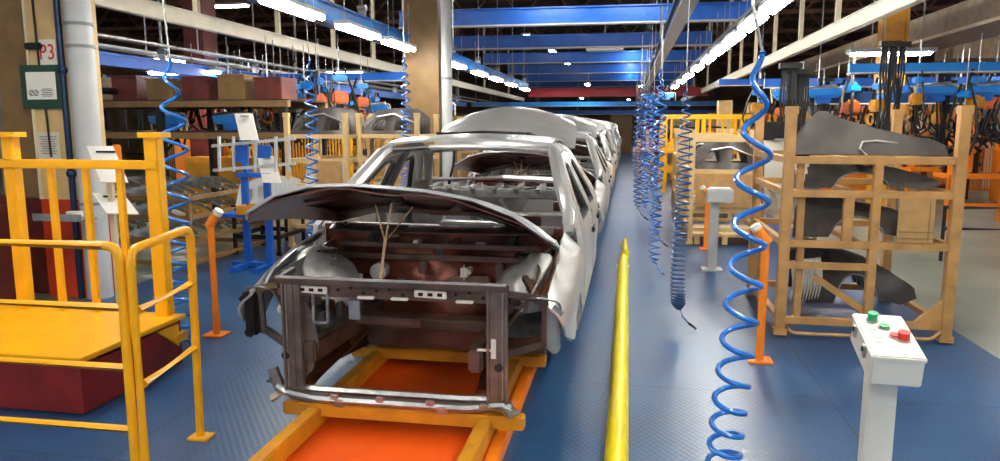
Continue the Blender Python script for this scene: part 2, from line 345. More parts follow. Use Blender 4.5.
# ------------------------------------------------------------------ the car bodies and their carriers
def halfw(y, z):
    h = .93
    if y < .5: h -= .045*((.5-y)/.5)**2
    if y > 3.3: h -= .09*((y-3.3)/.9)**2
    if z < .55: h -= .05*((.55-z)/.25)**2
    if .55 < z < .98: h -= .02*((z-.72)/.26)**2
    if z > .98: h -= .02 + (z-.98)*.49 + max(0, z-1.40)**2*5
    return h
def car_body(label):
    car = thing('car_body', label, 'car body', (-1.185,3.45,0), 0, None)
    arch = lambda cy, cz, r, a0, a1, n=14: [(cy+r*math.cos(R(a0+(a1-a0)*k/n)), cz+r*math.sin(R(a0+(a1-a0)*k/n))) for k in range(n+1)]
    fd = [(1.24,.33),(1.20,.62),(1.20,.97),(1.55,1.20),(1.93,1.415),(2.02,1.435),(2.30,1.45),(2.30,.33)]
    rd = [(2.38,.33),(2.38,1.45),(2.70,1.435),(2.80,1.40),(3.18,1.10),(3.16,.85),(3.05,.66),(3.03,.33)]
    outl = [(1.14,.24),(1.12,.62),(1.12,.985),(1.30,1.10),(1.55,1.26),(1.80,1.40),(1.93,1.465),(2.1,1.49),(2.4,1.505),(2.75,1.50),(2.9,1.47),(3.1,1.35),(3.35,1.18),(3.55,1.10),(4.0,1.08),(4.14,1.04),(4.20,.85),(4.20,.46),(3.90,.42)] + arch(3.48,.34,.36,12,180) + [(3.10,.24)]
    fender = [(1.10,.975),(1.09,.36),(1.03,.36)] + arch(.70,.32,.345,5,150) + [(.34,.50),(.24,.53),(.12,.58),(.07,.66),(.08,.74),(.25,.83),(.6,.91),(.9,.955)]
    for s in (-1, 1):
        F = lambda y, z, s=s: Vector((s*halfw(y,z), y, z))
        MB().sheet(outl, [fd, rd], .075, F, .035).build('side_frame', ZNC, car, True)
        G = lambda y, z, s=s: Vector((s*(halfw(y,z)+.004), y, z))
        d1 = [(1.25,.345),(1.205,.62),(1.205,.955),(1.55,1.185),(1.94,1.405),(2.03,1.425),(2.29,1.44),(2.29,.345)]
        w1 = [(1.42,1.0),(1.60,1.135),(1.97,1.355),(2.05,1.375),(2.225,1.345),(2.225,1.0)]
        d2 = [(2.39,.345),(2.39,1.44),(2.69,1.425),(2.79,1.39),(3.165,1.10),(3.145,.86),(3.035,.67),(3.02,.345)]
        w2 = [(2.455,1.0),(2.455,1.345),(2.67,1.375),(2.75,1.35),(3.05,1.10),(3.04,1.0)]
        for dd, ww, hy in ((d1, w1, 2.14), (d2, w2, 2.98)):
            door = MB().sheet(dd, [ww], .08, G, .04).build('door', ZNC, car, True)
            b = MB(); zz = .86; x = s*(halfw(hy,zz)+.02); b.bar((x,hy-.11,zz),(x,hy+.07,zz), .02, .045, .006); b.cyl((x-s*.01,hy+.10,zz),(x+s*.006,hy+.10,zz), .016)
            b.build('handle_recess', BKM, door)
            # window channel inside the door
            b = MB(); b.tube([G(p[0],p[1])-Vector((s*.035,0,0)) for p in ww], .024, 6, True); b.build('window_channel', BLK, door, True)
        MB().sheet(fender, [], .05, lambda y, z, s=s: Vector((s*(halfw(y,z)+.003-.11*max(0,1-max(0,(.755+.20*min(1,max(0,y-.08)/.95)**.8)-z)/.13)**2), y, z)), .012).build('fender', ZNC, car, True)
        # roof rail / pillar return into the windscreen and back light
        b = MB(); b.tube([(s*.83,1.13,.955),(s*.81,1.25,1.08),(s*.745,1.50,1.235),(s*.665,1.85,1.43),(s*.62,1.98,1.48)], [.03,.045,.052,.05,.04], 8); b.build('windscreen_pillar', ZNC, car, True)
        b = MB(); b.tube([(s*.60,2.95,1.43),(s*.68,3.2,1.28),(s*.74,3.42,1.13)], .045, 8); b.build('rear_pillar', ZNC, car, True)
        b = MB(); b.bar((s*(halfw(2.34,.4)-.05),2.34,.36),(s*(halfw(2.34,.98)-.06),2.34,.98), .10, .06); b.bar((s*(halfw(2.34,.98)-.06),2.34,.98),(s*(halfw(2.34,1.45)-.05),2.34,1.45), .07, .05); b.build('centre_pillar', ZND, car)
        b = MB().sheet([(3.10,.60),(3.12,1.14),(3.40,1.10),(3.95,1.02),(3.95,.60)], [[(3.22,.95),(3.25,1.05),(3.38,1.03),(3.40,.9)],[(3.5,.75),(3.5,.95),(3.8,.93),(3.8,.75)]], .09, lambda y, z, s=s: Vector((s*(halfw(y,z)-.10-.05*math.sin((y-3.1)*8)), y, z)), .015); b.build('inner_quarter_panel', ZND, car, True)
    # roof with the opening for the sunroof
    def roof(u, y):
        hw = halfw(y, 1.47)-.01; zz = 1.497+.05*(1-((y-2.42)/.62)**2)
        return Vector((u*hw, y-.05*(1-u*u)*(1 if y < 2.2 else 0)*max(0,(2.2-y)/.3), zz+.035*(1-u*u)))
    MB().sheet([(-1,1.93),(1,1.93),(1,2.95),(-1,2.95)], [[(-.62,2.48),(.62,2.48),(.62,2.85),(-.62,2.85)]], .09, roof, .02).build('roof_panel', ZNC, car, True)
    b = MB(); loop = [(-.62,2.48),(0,2.48),(.62,2.48),(.62,2.85),(0,2.85),(-.62,2.85)]; b.tube([roof(*p)+Vector((0,0,.012)) for p in loop], .013, 6, True); b.build('sunroof_seal', BLK, car, True)
    b = MB(); b.tube([(-.65,1.93,1.455),(-.3,1.90,1.48),(0,1.89,1.485),(.3,1.90,1.48),(.65,1.93,1.455)], .022, 6); b.build('windscreen_header', ZNC, car, True)
    # boot lid held open, its outer skin facing forward
    prof = [(3.47,1.44),(3.50,1.50),(3.55,1.59),(3.62,1.68),(3.71,1.755),(3.83,1.81),(3.98,1.84),(4.15,1.835)]
    def lid(u, t):
        k = min(len(prof)-1.001, max(0, t)); i = int(k); f = k-i
        y = prof[i][0]*(1-f)+prof[i+1][0]*f; z = prof[i][1]*(1-f)+prof[i+1][1]*f; cr = (u*u)
        return Vector((u*.69*(1-.03*max(0,t-4)), y+.06*cr, z-.16*cr*min(1,t/3.5)))
    MB().sheet([(-1,0),(1,0),(1,5),(.96,6.4),(.85,7),(-.85,7),(-.96,6.4),(-1,5)], [], .25, lid, .022).build('boot_lid', ZNC, car, True)
    [MB().tube([(s*.54,3.45,1.08),(s*.54,3.64,1.25),(s*.53,3.66,1.42),(s*.52,3.62,1.52)], .014, 6).build('boot_hinge', BKM, car, True) for s in (-1,1)]
    # rear window frame, shelf, bulkhead, tail panel
    b = MB(); b.tube([(-.58,2.97,1.42),(0,3.02,1.45),(.58,2.97,1.42)], .03, 6); b.tube([(-.70,3.43,1.12),(0,3.50,1.14),(.70,3.43,1.12)], .03, 6); b.build('rear_window_frame', ZNC, car, True)
    MB().sheet([(-.74,3.02),(.74,3.02),(.74,3.46),(-.74,3.46)], [[(-.5,3.12),(-.2,3.12),(-.2,3.32),(-.5,3.32)],[(.2,3.12),(.5,3.12),(.5,3.32),(.2,3.32)],[(-.1,3.14),(.1,3.14),(.1,3.30),(-.1,3.30)]], .07, lambda u, y: Vector((u,y,1.06+.01*math.sin(u*22))), .02).build('parcel_shelf', ZND, car, True)
    MB().sheet([(-.72,.40),(.72,.40),(.72,1.06),(-.72,1.06)], [[(-.62,.5),(-.12,.5),(-.30,.98),(-.62,.98)],[(.62,.5),(.12,.5),(.30,.98),(.62,.98)]], .09, lambda u, z: Vector((u,3.04+.02*math.sin(u*20),z)), .02).build('seat_bulkhead', ZND, car, True)
    b = MB(); b.bar((-.7,3.02,1.03),(.7,3.02,1.03), .07,.07,.01); [b.bar((x,2.98,1.05),(x+.03,3.2,1.09), .05,.05) for x in (-.6,-.42,-.2,0,.2,.4,.58)]; [b.bar((-.25+s*.3,3.0,.98),(-.05+s*.3,3.0,.66), .05,.03) for s in (0,1)]; b.build('shelf_brace', STL, car)
    MB().sheet([(-.74,.45),(.74,.45),(.74,.98),(.5,1.0),(-.5,1.0),(-.74,.98)], [[(-.3,.55),(.3,.55),(.3,.72),(-.3,.72)],[(-.70,.74),(-.42,.74),(-.42,.92),(-.70,.92)],[(.70,.74),(.42,.74),(.42,.92),(.70,.92)]], .09, lambda u, z: Vector((u,4.16-.05*u*u,z)), .03).build('tail_panel', ZNC, car, True)
    # cabin floor, tunnel and sills
    MB().sheet([(-.76,1.1),(.76,1.1),(.76,3.1),(-.76,3.1)], [], .11, lambda u, y: Vector((u,y,.27+.22*math.exp(-(u/.12)**2)+.012*math.sin(y*14))), .01).build('floor_pan', ZND, car, True)
    b = MB(); [b.bar((-.76,y,.34),(.76,y,.34), .10,.10,.01) for y in (1.75,2.45,3.0)]; b.build('floor_crossmember', ZND, car)
    b = MB(); b.cyl((-.74,1.42,.93),(.74,1.42,.93), .032, n=12); b.bar((-.45,1.42,.93),(-.42,1.30,.75), .06,.04); b.bar((.1,1.42,.93),(.08,1.36,.45), .05,.04); b.bar((.55,1.42,.93),(.55,1.42,.86), .08,.05); b.bar((-.62,1.44,.90),(-.24,1.44,.90), .06,.10,.01); b.bar((-.1,1.44,.96),(.5,1.46,.95), .12,.05,.01); b.build('dash_crossbeam', STL, car)
    # ---- engine bay
    def fw(u, z):
        return Vector((u, 1.06-.10*math.exp(-(u/.22)**2)*(1 if z < .75 else .5)+.03*math.sin(u*9)*math.sin(z*12), z))
    MB().sheet([(-.78,.24),(-.16,.24),(-.13,.40),(.13,.40),(.16,.24),(.78,.24),(.80,1.0),(-.80,1.0)], [[(-.03,.80),(.03,.80),(.03,.86),(-.03,.86)],[(.33,.58),(.38,.58),(.38,.63),(.33,.63)],[(-.6,.62),(-.55,.62),(-.55,.66),(-.6,.66)]], .06, fw, .012).build('firewall', BAR, car, True)
    # firewall pressings
    b = MB(); b.bar((-.66,1.0,.80),(.66,1.0,.80), .05,.035,.01); b.bar((-.66,.98,.885),(.66,.98,.885), .10,.03,.01); b.bar((.02,.99,.60),(.34,.99,.60), .03,.18,.01); b.bar((-.10,.97,.78),(-.10,.97,.52), .06,.04,.01); b.bar((.40,.99,.78),(.42,.98,.50), .05,.05,.01); b.build('firewall_rib', BAY, car)
    for x, z, r in ((-.40,.70,.055),(.48,.665,.055),(-.14,.90,.02),(.20,.72,.022)):
        b = MB(); b.cyl((x,.955,z),(x,1.06,z), r, n=20); b.cyl((x,.945,z),(x,.96,z), r*.72, n=20); b.build('round_cap', GRY if r > .05 else OFF, car, True)
    for x, z, w_, h_ in ((-.62,.86,.05,.06),(-.52,.60,.08,.05),(-.25,.62,.05,.08),(-.02,.66,.10,.03),(.28,.90,.07,.03),(.58,.82,.06,.08),(.60,.60,.05,.10),(-.30,.94,.09,.02),(.10,.46,.12,.04),(-.44,.42,.10,.06),(.40,.40,.10,.06)):
        MB().box((x,.985,z), (w_,.03,h_), bev=.006).build('firewall_bracket', (BAY,ZND,BKM)[int(abs(x)*100) % 3], car)
    b = MB(); b.bar((-.74,.90,.34),(.74,.90,.34), .10,.22,.03); b.build('toe_board', BAY, car)
    for s in (-1,1): MB().sheet([(.15,.24),(1.0,.24),(1.0,.50),(.15,.50)], [], .08, lambda y, z, s=s: Vector((s*(.50+.05*math.sin(y*5)), y, z)), .01).build('wheelhouse_liner', BKM, car, True)
    b = MB(); b.box((.18,.945,.72), (.045,.015,.10), bev=.02); b.build('oval_plug', OFF, car, True)
    b = MB(); b.sheet([(-.74,.98),(.74,.98),(.74,1.22),(-.74,1.22)], [[(-.55,1.04),(-.2,1.04),(-.2,1.12),(-.55,1.12)],[(.05,1.04),(.35,1.04),(.35,1.12),(.05,1.12)]], .06, lambda u, y: Vector((u,y-.06*(1-(u/.74)**2),.975+.03*math.sin((y-.98)*13))), .012); b.build('cowl_panel', ZND, car, True)
    b = MB(); b.tube([(-.78,1.20,1.07),(-.3,1.13,1.085),(0,1.11,1.09),(.3,1.13,1.085),(.78,1.20,1.07)], .017, 8); b.build('windscreen_base_rail', STL, car, True)
    for k, x in enumerate((-.45,-.33,.05,.12,.47)):
        MB().bar((x,.97,.90),(x+.03,1.05,.97), .05,.03).build('cowl_bracket', BAY if k % 2 else STL, car)
    for s in (-1,1):
        m1 = ZND if s < 0 else BAY
        MB().sheet([(.10,.46),(1.04,.46),(1.04,.90),(.62,.88),(.10,.80)], [[(.18,.60),(.30,.58),(.30,.70),(.18,.72)]], .06, lambda y, z, s=s: Vector((s*(.44+.30*min(1,max(0,(z-.46)/.36))**.7 - .06*math.exp(-((y-.66)/.16)**2)), y, z)), .01).build('inner_wing', m1, car, True)
        t = MB(); t.tube([(s*.70,.68,.48),(s*.67,.68,.62),(s*.65,.67,.74),(s*.63,.66,.81),(s*.615,.66,.85),(s*.605,.66,.87),(s*.605,.66,.86)], [.25,.245,.225,.19,.14,.07,.045], 28); tw = t.build('strut_tower', STR, car, True)
        t = MB(); t.cyl((s*.60,.66,.89),(s*.60,.66,.90), .05, n=20); [t.cyl((s*.60+.08*math.cos(a),.66+.08*math.sin(a),.89),(s*.60+.08*math.cos(a),.66+.08*math.sin(a),.902), .012, n=8) for a in (0,2.1,4.2)]; t.build('strut_hole', BKM, tw)
        t = MB(); t.tube([(s*.80,.98,.93),(s*.80,.6,.885),(s*.79,.3,.82),(s*.76,.14,.77)], [.018,.02,.02,.018], 6); t.tube([(s*.76,.14,.77),(s*.60,.02,.815)], .022, 6); t.build('upper_wing_rail', STL if s < 0 else BAR, car, True)
        t = MB(); t.bar((s*.45,-.01,.46),(s*.42,1.08,.44), .075,.12,.012); t.build('chassis_rail', BAY, car)
        for yy, zz, dx in ((.22,.74,.62),(.34,.66,.56),(.44,.60,.52),(.92,.72,.62),(.86,.84,.70),(.28,.80,.70)):
            MB().box((s*dx,yy,zz), (.05,.06,.07), rz=s*.4, bev=.008).build('wing_bracket', (STL,BAY,BAR)[int(yy*100) % 3], car)
        MB().tube([(s*.66,.16,.70),(s*.58,.40,.66),(s*.52,.50,.56),(s*.50,.95,.55)], .014, 6).build('wing_bead', STL, car, True)
        for yy in (.25,.5,.85): MB().box((s*.475,yy,.56), (.04,.07,.10), bev=.01).build('rail_bracket', BAR if s > 0 else ZND, car)
        # headlamp frame and bumper arm
        t = MB(); t.bar((s*.60,.0,.82),(s*.80,.14,.76), .04,.035,.006); t.bar((s*.60,.02,.50),(s*.77,.16,.52), .035,.04,.006); t.bar((s*.79,.14,.76),(s*.79,.16,.50), .035,.03,.006); t.bar((s*.76,.10,.76),(s*.66,.30,.84), .03,.03); t.build('headlamp_frame', BAY if s > 0 else ZND, car)
        t = MB(); t.box((s*.835,.13,.62), (.07,.05,.24), bev=.01); t.bar((s*.835,.10,.74),(s*.88,.10,.70), .03,.03); t.bar((s*.82,.11,.54),(s*.86,.11,.50), .05,.05,.01); t.build('bumper_bracket', GRD if s > 0 else BKM, car)
        t = MB(); t.tube(fillet([(s*.62,.01,.79),(s*.78,.08,.785),(s*.87,.10,.76),(s*.875,.10,.69)], .03), .007, 6); t.build('wing_stay', ZND, car, True)
    # radiator support frame
    b = MB(); b.bar((-.62,0,.845),(.62,0,.845), .055,.035,.006); b.bar((-.62,.02,.795),(.62,.02,.795), .012,.07); b.bar((-.60,-.02,.862),(.6,-.02,.862), .01,.012)
    up = b.build('radiator_top_member', BAY, car)
    MB().bar((-.61,-.018,.866),(.61,-.018,.866), .022,.010).build('bright_edge', STR, up)
    for k in range(17): MB().cyl((-.56+.07*k,.008,.79+.012*(k%3)),(-.56+.07*k,.016,.79+.012*(k%3)), .009, n=8).build('punched_hole', BKM, up)
    for x in (-.42,.22):
        b = MB(); b.box((x,.0,.80), (.17,.012,.04), ry=.03, bev=.004); pl = b.build('bright_slotted_plate', OFF, up)
        b = MB(); [b.box((x-.05+.05*k,-.008,.80), (.025,.004,.016)) for k in range(3)]; b.build('slot', BKM, pl)
    for x in (-.12,.06,.40): MB().box((x,-.01,.772), (.09,.03,.014), bev=.004).build('locating_tab', OFF, up)
    MB().box((-.19,.01,.70), (.06,.02,.10)).build('hanging_bracket', STL, up); MB().tube(fillet([(-.42,.01,.78),(-.42,.01,.62),(-.34,.01,.62),(-.34,.01,.78)], .02), .010, 6).build('hanging_loop', STL, up)
    for s, m_ in ((-1,PST),(1,PST)):
        b = MB(); k_ = -.035 if s < 0 else 0; b.bar((s*(.565+k_),0,.84),(s*(.565+k_),0,.25), .10,.03,.006); b.bar((s*(.52+k_),-.01,.83),(s*(.52+k_),-.01,.25), .012,.035); b.bar((s*(.612+k_),-.01,.83),(s*(.612+k_),-.01,.25), .012,.035); b.bar((s*(.565+k_),-.015,.83),(s*(.565+k_),-.015,.27), .02,.012)
        if s < 0: b.prism([(-.51,.02,.80),(-.43,.02,.66),(-.40,.02,.50),(-.44,.02,.36),(-.51,.02,.28)], (0,.01,0))
        pst = b.build('radiator_post', m_, car)
        for q in (-.045,.03): MB().bar((s*(.565+k_+q),-.018,.83),(s*(.565+k_+q),-.018,.27), .008,.006).build('bright_bead', STL, pst)
        b = MB(); b.cyl((s*.575,-.022,.44),(s*.575,-.012,.44), .022, n=14); b.build('post_hole', BLK, pst)
        if s > 0: MB().box((.55,-.025,.54), (.025,.012,.10)).box((.50,-.02,.53), (.07,.01,.012)).build('white_clip', OFF, pst)
    b = MB(); b.tube(fillet([(-.68,0,.30),(-.60,0,.235),(-.42,-.02,.215),(.42,-.02,.215),(.55,0,.235),(.64,0,.235)], .10), .026, 8); b.tube(fillet([(-.60,.03,.255),(-.40,.02,.25),(.42,.02,.25),(.60,.03,.26)], .08), .02, 6); lo = b.build('radiator_lower_member', STL, car, True)
    [MB().box((x,-.03,.235), (.05,.03,.035), bev=.006).build('mounting_tab', STL, lo) for x in (-.30,-.05,.22,.50)]; [MB().bar((s*.60,0,.235),(s*.66,-.04,.20), .08,.012).build('end_flange', STL, lo) for s in (-1,1)]; MB().bar((-.62,0,.25),(-.66,0,.36), .03,.05).build('side_tab', STL, lo)
    for s in (-1,1): MB().tube([(s*.48,.03,.27),(s*.44,.5,.34),(s*.42,1.05,.40)], .035, 6).build('subframe_arm', BAR, car, True)
    b = MB(); b.bar((-.45,.80,.42),(.45,.80,.42), .14,.08,.02); b.bar((-.45,.55,.50),(.0,.60,.47), .05,.05,.01); b.tube([(-.42,.9,.40),(-.1,.95,.36),(.3,.9,.38),(.45,.8,.42)], .03, 6); b.build('engine_crossmember', BAY, car)
    # hood: outer skin, inner stamping, prop
    hood = bpy.data.objects.new('hood', None); C.objects.link(hood); hood.parent = car; hood.location = (-.045,1.17,1.045); hood.rotation_euler = (R(-13.2),R(3.6),0)
    def hs(u, w, off=0.):     # w: distance forward from the hinge
        return Vector((u, -w, .035*math.sin(min(1,w/1.1)*PI)*1.0 - .20*(abs(u)/.84)**3.2 + .04 - off))
    ho = [(-.68,0),(-.35,.06),(0,.08),(.35,.06),(.68,0),(.78,.25),(.85,.6),(.89,.88),(.85,.97),(.66,1.04),(.45,1.09),(.2,1.115),(0,1.12),(-.2,1.115),(-.45,1.09),(-.66,1.04),(-.84,.97),(-.89,.88),(-.85,.6),(-.78,.25)]
    MB().sheet(ho, [], .07, lambda u, w: hs(u, w), .006).build('outer_skin', ZNC, hood, True)
    MB().sheet([(p[0]*.992,p[1]*.992) for p in ho], [], .07, lambda u, w: hs(u, w, .010), .003).build('underside_skin', HIN, hood, True)
    hi = [(p[0]*.985, .02+p[1]*.97) for p in ho]
    tri = lambda a: [a[0],a[1],a[2]]
    holes = [[(-.60,.22),(-.20,.22),(-.34,.55),(-.66,.62)],[(.60,.22),(.20,.22),(.34,.55),(.66,.62)],[(-.12,.22),(.12,.22),(.28,.60),(.20,.74),(-.20,.74),(-.28,.60)],[(-.62,.72),(-.40,.66),(-.28,.84),(-.58,.84)],[(.62,.72),(.40,.66),(.28,.84),(.58,.84)]]
    MB().sheet(hi, holes, .06, lambda u, w: hs(u, w, .030+.010*math.cos(u*12)), .008).build('inner_stamping', HIN, hood, True)
    b = MB(); b.tube([hs(p[0]*.99,p[1]*.99,.006) for p in ho], .011, 6, True); b.build('hem_edge', ZNC, hood, True)
    b = MB(); b.box(hs(-.02,.93,.05), (.10,.06,.04), bev=.01); b.tube([hs(-.05,.93,.05),hs(-.05,.86,.09),hs(.02,.86,.09),hs(.02,.93,.05)], .006, 5); b.build('latch_striker', BKM, hood)
    for s in (-1,1): MB().tube([(s*.62,1.22,.94),(s*.64,1.12,.985),(s*.63,1.0,1.01)], .014, 6).build('hood_hinge', BKM, car, True)
    b = MB(); top = [(-.14,.22,1.225),(-.05,.22,1.235),(.07,.22,1.22)]
    for p in top: b.tube([p, (-.055,.12,1.04), (-.045,.0,.86)], .005, 6)
    b.tube([(-.055,.12,1.05),(-.045,.0,.86)], .008, 6)
    b.build('twisted_hood_prop', mat('tan_cord',(.34,.22,.12),.7), car, True, label='twisted tan cord prop')
    return car
def carrier(label):
    t = thing('body_carrier', label, 'carrier', (-1.18,3.45,0))
    MB().box((.02,.85,.03), (1.04,4.1,.05), bev=.008).build('deck', ORD, t)
    MB().box((.575,.85,.035), (.07,4.1,.07), bev=.008).build('deck_kerb', ORG, t)
    for s in (-.42,.50):
        b = MB().box((s,.6,.12), (.075,2.7,.10), bev=.006); lb = b.build('long_beam', OCH, t)
        MB().box((s,-.80,.13), (.085,.10,.085), bev=.008).build('end_stop', RED, lb)
    for y, m_ in ((.0,OCH),(.98,OCH),(1.9,OCH)):
        MB().box((.05,y,.155), (1.30,.075,.07), bev=.006).build('cross_beam', OCH, t)
    for x in (-.28,.28): MB().box((x,-.02,.205), (.06,.05,.05), bev=.006).build('rest_pad', STL, t)
    for x in (-.45,.50):
        for y in (.98,2.4,3.0): MB().cyl((x,y,.18),(x,y,.33), .03).box((x,y,.34), (.09,.09,.03)).build('support_peg', STL, t)
    for x in (-.42,.50):
        MB().box((x,2.4,.12), (.075,1.4,.10)).build('long_beam', OCH, t)
    return t
car0 = car_body('nearest silver car body with its bonnet propped open')
car1_ = carrier('orange carrier with ochre beams under the nearest car body')
for i in range(1,7):
    nm = ['second','third','fourth','fifth','sixth','farthest'][i-1]
    dup(car0, (-1.185,3.45+4.85*i,0), label='silver car body, %s in the line from the camera' % nm)
    dup(car1_, (-1.18,3.45+4.85*i,0), label='orange carrier under the %s car body in the line' % nm)
# ------------------------------------------------------------------ coil hoses
def coil(x, y, ztop, zc, zbot, r, tr, turns, m, label, group=None, hook=True, tight=1.6, up=5.4, wob=.012, wire=STL, drift=0.):
    t = thing('coil_hose', label, 'air hose', (x,y,0), 0, group)
    N = int(turns*14); pts = []
    for i in range(N+1):
        f = i/N; a = 2*PI*turns*f
        z = zc - (zc-zbot)*(1-(1-f)**tight); rr = r*min(1, f*6+.15, (1-f)*8+.2)
        pts.append((math.cos(a)*rr + wob*math.sin(f*7) + drift*(.5-f), math.sin(a)*rr + wob*math.cos(f*5), z))
    MB().tube(pts, tr, 8).build('coil', m, t, True)
    MB().tube([(0,0,up),(0,.0,ztop),(pts[0][0]*.5,pts[0][1]*.5,(ztop+zc)/2-.0),pts[0]], tr*.55, 6).build('supply_line', wire, t, True)
    if hook:
        e = Vector(pts[-1]); MB().tube([e, e+Vector((.02,0,-.06)), e+Vector((.07,-.02,-.11))], tr*.9, 8).build('end_tail', m, t, True)
        MB().cyl(e+Vector((.07,-.02,-.11)), e+Vector((.13,-.04,-.15)), tr*1.5, tr*1.1, n=10).build('coupling', BKM, t, True)
    return t
coil(.455, 2.95, 2.1, 1.93, .12, .064, .0115, 15, BLC, 'large bright blue coil hose nearest the control box', tight=1.75, drift=.07)
coil(.44, 5.9, 2.1, 1.92, .16, .055, .0075, 40, BLC2, 'navy coil hose hanging over the walkway between the yellow guide kerb and the tan rack', tight=1.5)
coil(-3.24, 4.75, 2.5, 2.12, .05, .085, .012, 14, BLC, 'blue coil hose hanging behind the yellow work platform', tight=1.5)
coil(-3.2, 7, 2.6, 2.30, .35, .06, .010, 22, BLC, 'pale blue coil hose in front of the cream racks beyond the hood', tight=1.4)
coil(-2.82, 9, 2.8, 2.50, .5, .055, .010, 24, BLC, 'blue coil hose beside the brown building column', tight=1.3)
G1 = 'blue coil hoses along the dark blue rail'
for k, (x, y, zb) in enumerate([(.33,8.1,.12),(.40,9.4,.25),(.17,10.5,.45),(.30,11.6,.35),(.42,12.8,.5),(.22,14.2,.3),(.5,15.2,.6),(.34,17,.3),(.2,19,.4),(.5,21,.3),(.3,23.5,.4),(.45,26,.4)]):
    coil(x, y, 2.7, 2.25, zb, .06, .009, 20 if k < 5 else 16, BLC2 if k % 3 else BLC, 'blue coil hose farther down the walkway under the dark blue rail', G1, tight=1.3, up=2.9)
# ------------------------------------------------------------------ yellow guide kerb
def kerb(x, y0, y1, h, w, label):
    t = thing('guide_kerb', label, 'guide rail', (x,y0,0)); n = 10; L = y1-y0
    prof = [(w/2*math.cos(PI*k/n), .02+ (h-.02)*math.sin(PI*k/n)) for k in range(n+1)]
    pts = [(w/2,0,0)]+[(a,0,c) for a, c in prof]+[(-w/2,0,0)]
    MB().prism(pts, (0,L,0)).build('rail', YEL2, t, True)
    for y in (.3, L-.3): MB().box((0,y,.006), (w*1.25,.14,.012)).build('floor_plate', YEL2, t)
    return t
kerb(-.015, 2.3, 8.75, .10, .118, 'long yellow guide kerb on the floor beside the car line')
kerb(.0, 8.8, 9.7, .15, .085, 'short taller yellow kerb at the far end of the long one')
# ------------------------------------------------------------------ orange posts with angled heads
def orange_post(x, y, h, rz, label):
    t = thing('orange_post', label, 'post', (x,y,0), rz)
    MB().box((0,0,.008), (.17,.15,.016), bev=.004).build('base_plate', ORG, t)
    MB().tube([(0,0,.01),(0,0,h-.12),(0,.0,h-.10)], .028, 14).build('pole', ORG, t, True)
    MB().cyl((-.012,0,h-.125),(.06,0,h-.03), .036, n=16).build('angled_head', ORG, t, True)
    MB().cyl((.058,0,h-.032),(.082,0,h+.0), .038, .036, n=16).build('white_cap', OFF, t, True)
    return t
orange_post(-3.17, 5.06, 1.0, 0, 'orange floor post with white tip behind the yellow handrail')
orange_post(-2.42, 6.7, 1.13, PI, 'orange floor post standing beyond the windscreen opening of the nearest car body')
orange_post(.955, 5.14, .97, PI, 'orange floor post with white tip in front of the tan fender rack')
o = orange_post(1.07, 9.9, .84, PI, 'small orange post with a flat orange box, beside the grey pedestal')
MB().box((-.14,-.03,.70), (.34,.06,.18), bev=.01).build('flat_box', ORG, o)
t = thing('pedestal_box', 'grey pedestal with a light grey box beyond the tan racks', 'pedestal', (.99,8.43,0))
MB().box((0,0,.01), (.22,.2,.02)).build('base_plate', GRY, t); MB().box((0,0,.42), (.10,.10,.80), bev=.01).build('column', GRY, t)
bx = MB().box((.05,-.02,.86), (.28,.20,.16), bev=.012).build('box', GRY, t); MB().box((.05,-.02,.945), (.22,.14,.015), bev=.004).build('lid', OFF, bx)
# ------------------------------------------------------------------ control box on its post
t = thing('control_station', 'off white control box with green and red buttons on a post', 'control box', (1.0,2.9,0), R(-4))
M_ = MB(); M_.box((0,.03,.37), (.105,.085,.74), bev=.006); M_.build('post', OFF, t)
MB().box((0,.05,.008), (.24,.24,.016), bev=.003).build('base_plate', OFF, t)
def rot(p, a=R(12)): return (p[0], p[1]*math.cos(a)-p[2]*math.sin(a), p[1]*math.sin(a)+p[2]*math.cos(a)+.785)
hb = MB().box((0,0,.79), (.175,.34,.11), rx=R(12), bev=.006).build('enclosure', OFF, t)
hl = MB().box(rot((0,0,.062)), (.183,.348,.022), rx=R(12), bev=.005).build('lid', OFF, t)
for y in (-.07,.09):
    la = MB().box(rot((-.093,y,.035)), (.012,.026,.05), rx=R(12), bev=.002).build('latch', STL, t)
    MB().box(rot((-.101,y,.045)), (.006,.014,.02), rx=R(12)).build('latch_lever', BKM, la)
for (x, y, m, h, r, n) in ((-.03,.115,GRN,.034,.019,'green_push_button'),(.0,.055,GRN,.012,.018,'green_push_button'),(.02,-.015,REDB,.012,.018,'red_push_button'),(.045,-.035,REDB,.034,.021,'red_push_button')):
    a = rot((x,y,.073)); q = rot((x,y,.073+h)); bz = rot((x,y,.079))
    bb = MB().cyl(a,q, r, n=18).build(n, m, t, True); MB().cyl(a,bz, r*1.25, n=18).build('bezel', STL, bb, True)
for y in (.095,.04,-.02,-.065): MB().box(rot((-.045,y,.0745)), (.045,.016,.002), rx=R(12)).build('legend_plate', STL, t)
# ------------------------------------------------------------------ yellow handrail
t = thing('handrail', 'rounded yellow tube handrail closest to the camera', 'handrail', (-2.13,2.75,0))
r_ = .021
MB().tube(fillet([(-2.6,0,1.13),(-.035,0,1.13),(-.035,0,0)], .07), r_, 12).build('top_rail', YEL, t, True)
for z in (.855,.58,.29): MB().tube([(-2.6,0,z),(-.035,0,z)], .018, 10).build('mid_rail', YEL, t, True)
MB().tube(fillet([(.008,.01,0),(.008,.01,1.11),(-.06,.56,1.13),(-.075,.56,0)], .07), r_, 12).build('return_loop', YEL, t, True)
for z in (.84,.50): MB().tube([(.02,.02,z),(-.07,.55,z+.0)], .018, 10).build('mid_rail', YEL, t, True)
MB().tube([(-1.6,0,0),(-1.6,0,1.13)], r_, 10).build('post', YEL, t, True)
for p in ((-.07,.56,.006),(-.01,.01,.006)): MB().box(p, (.11,.09,.012)).build('base_plate', YEL, t)
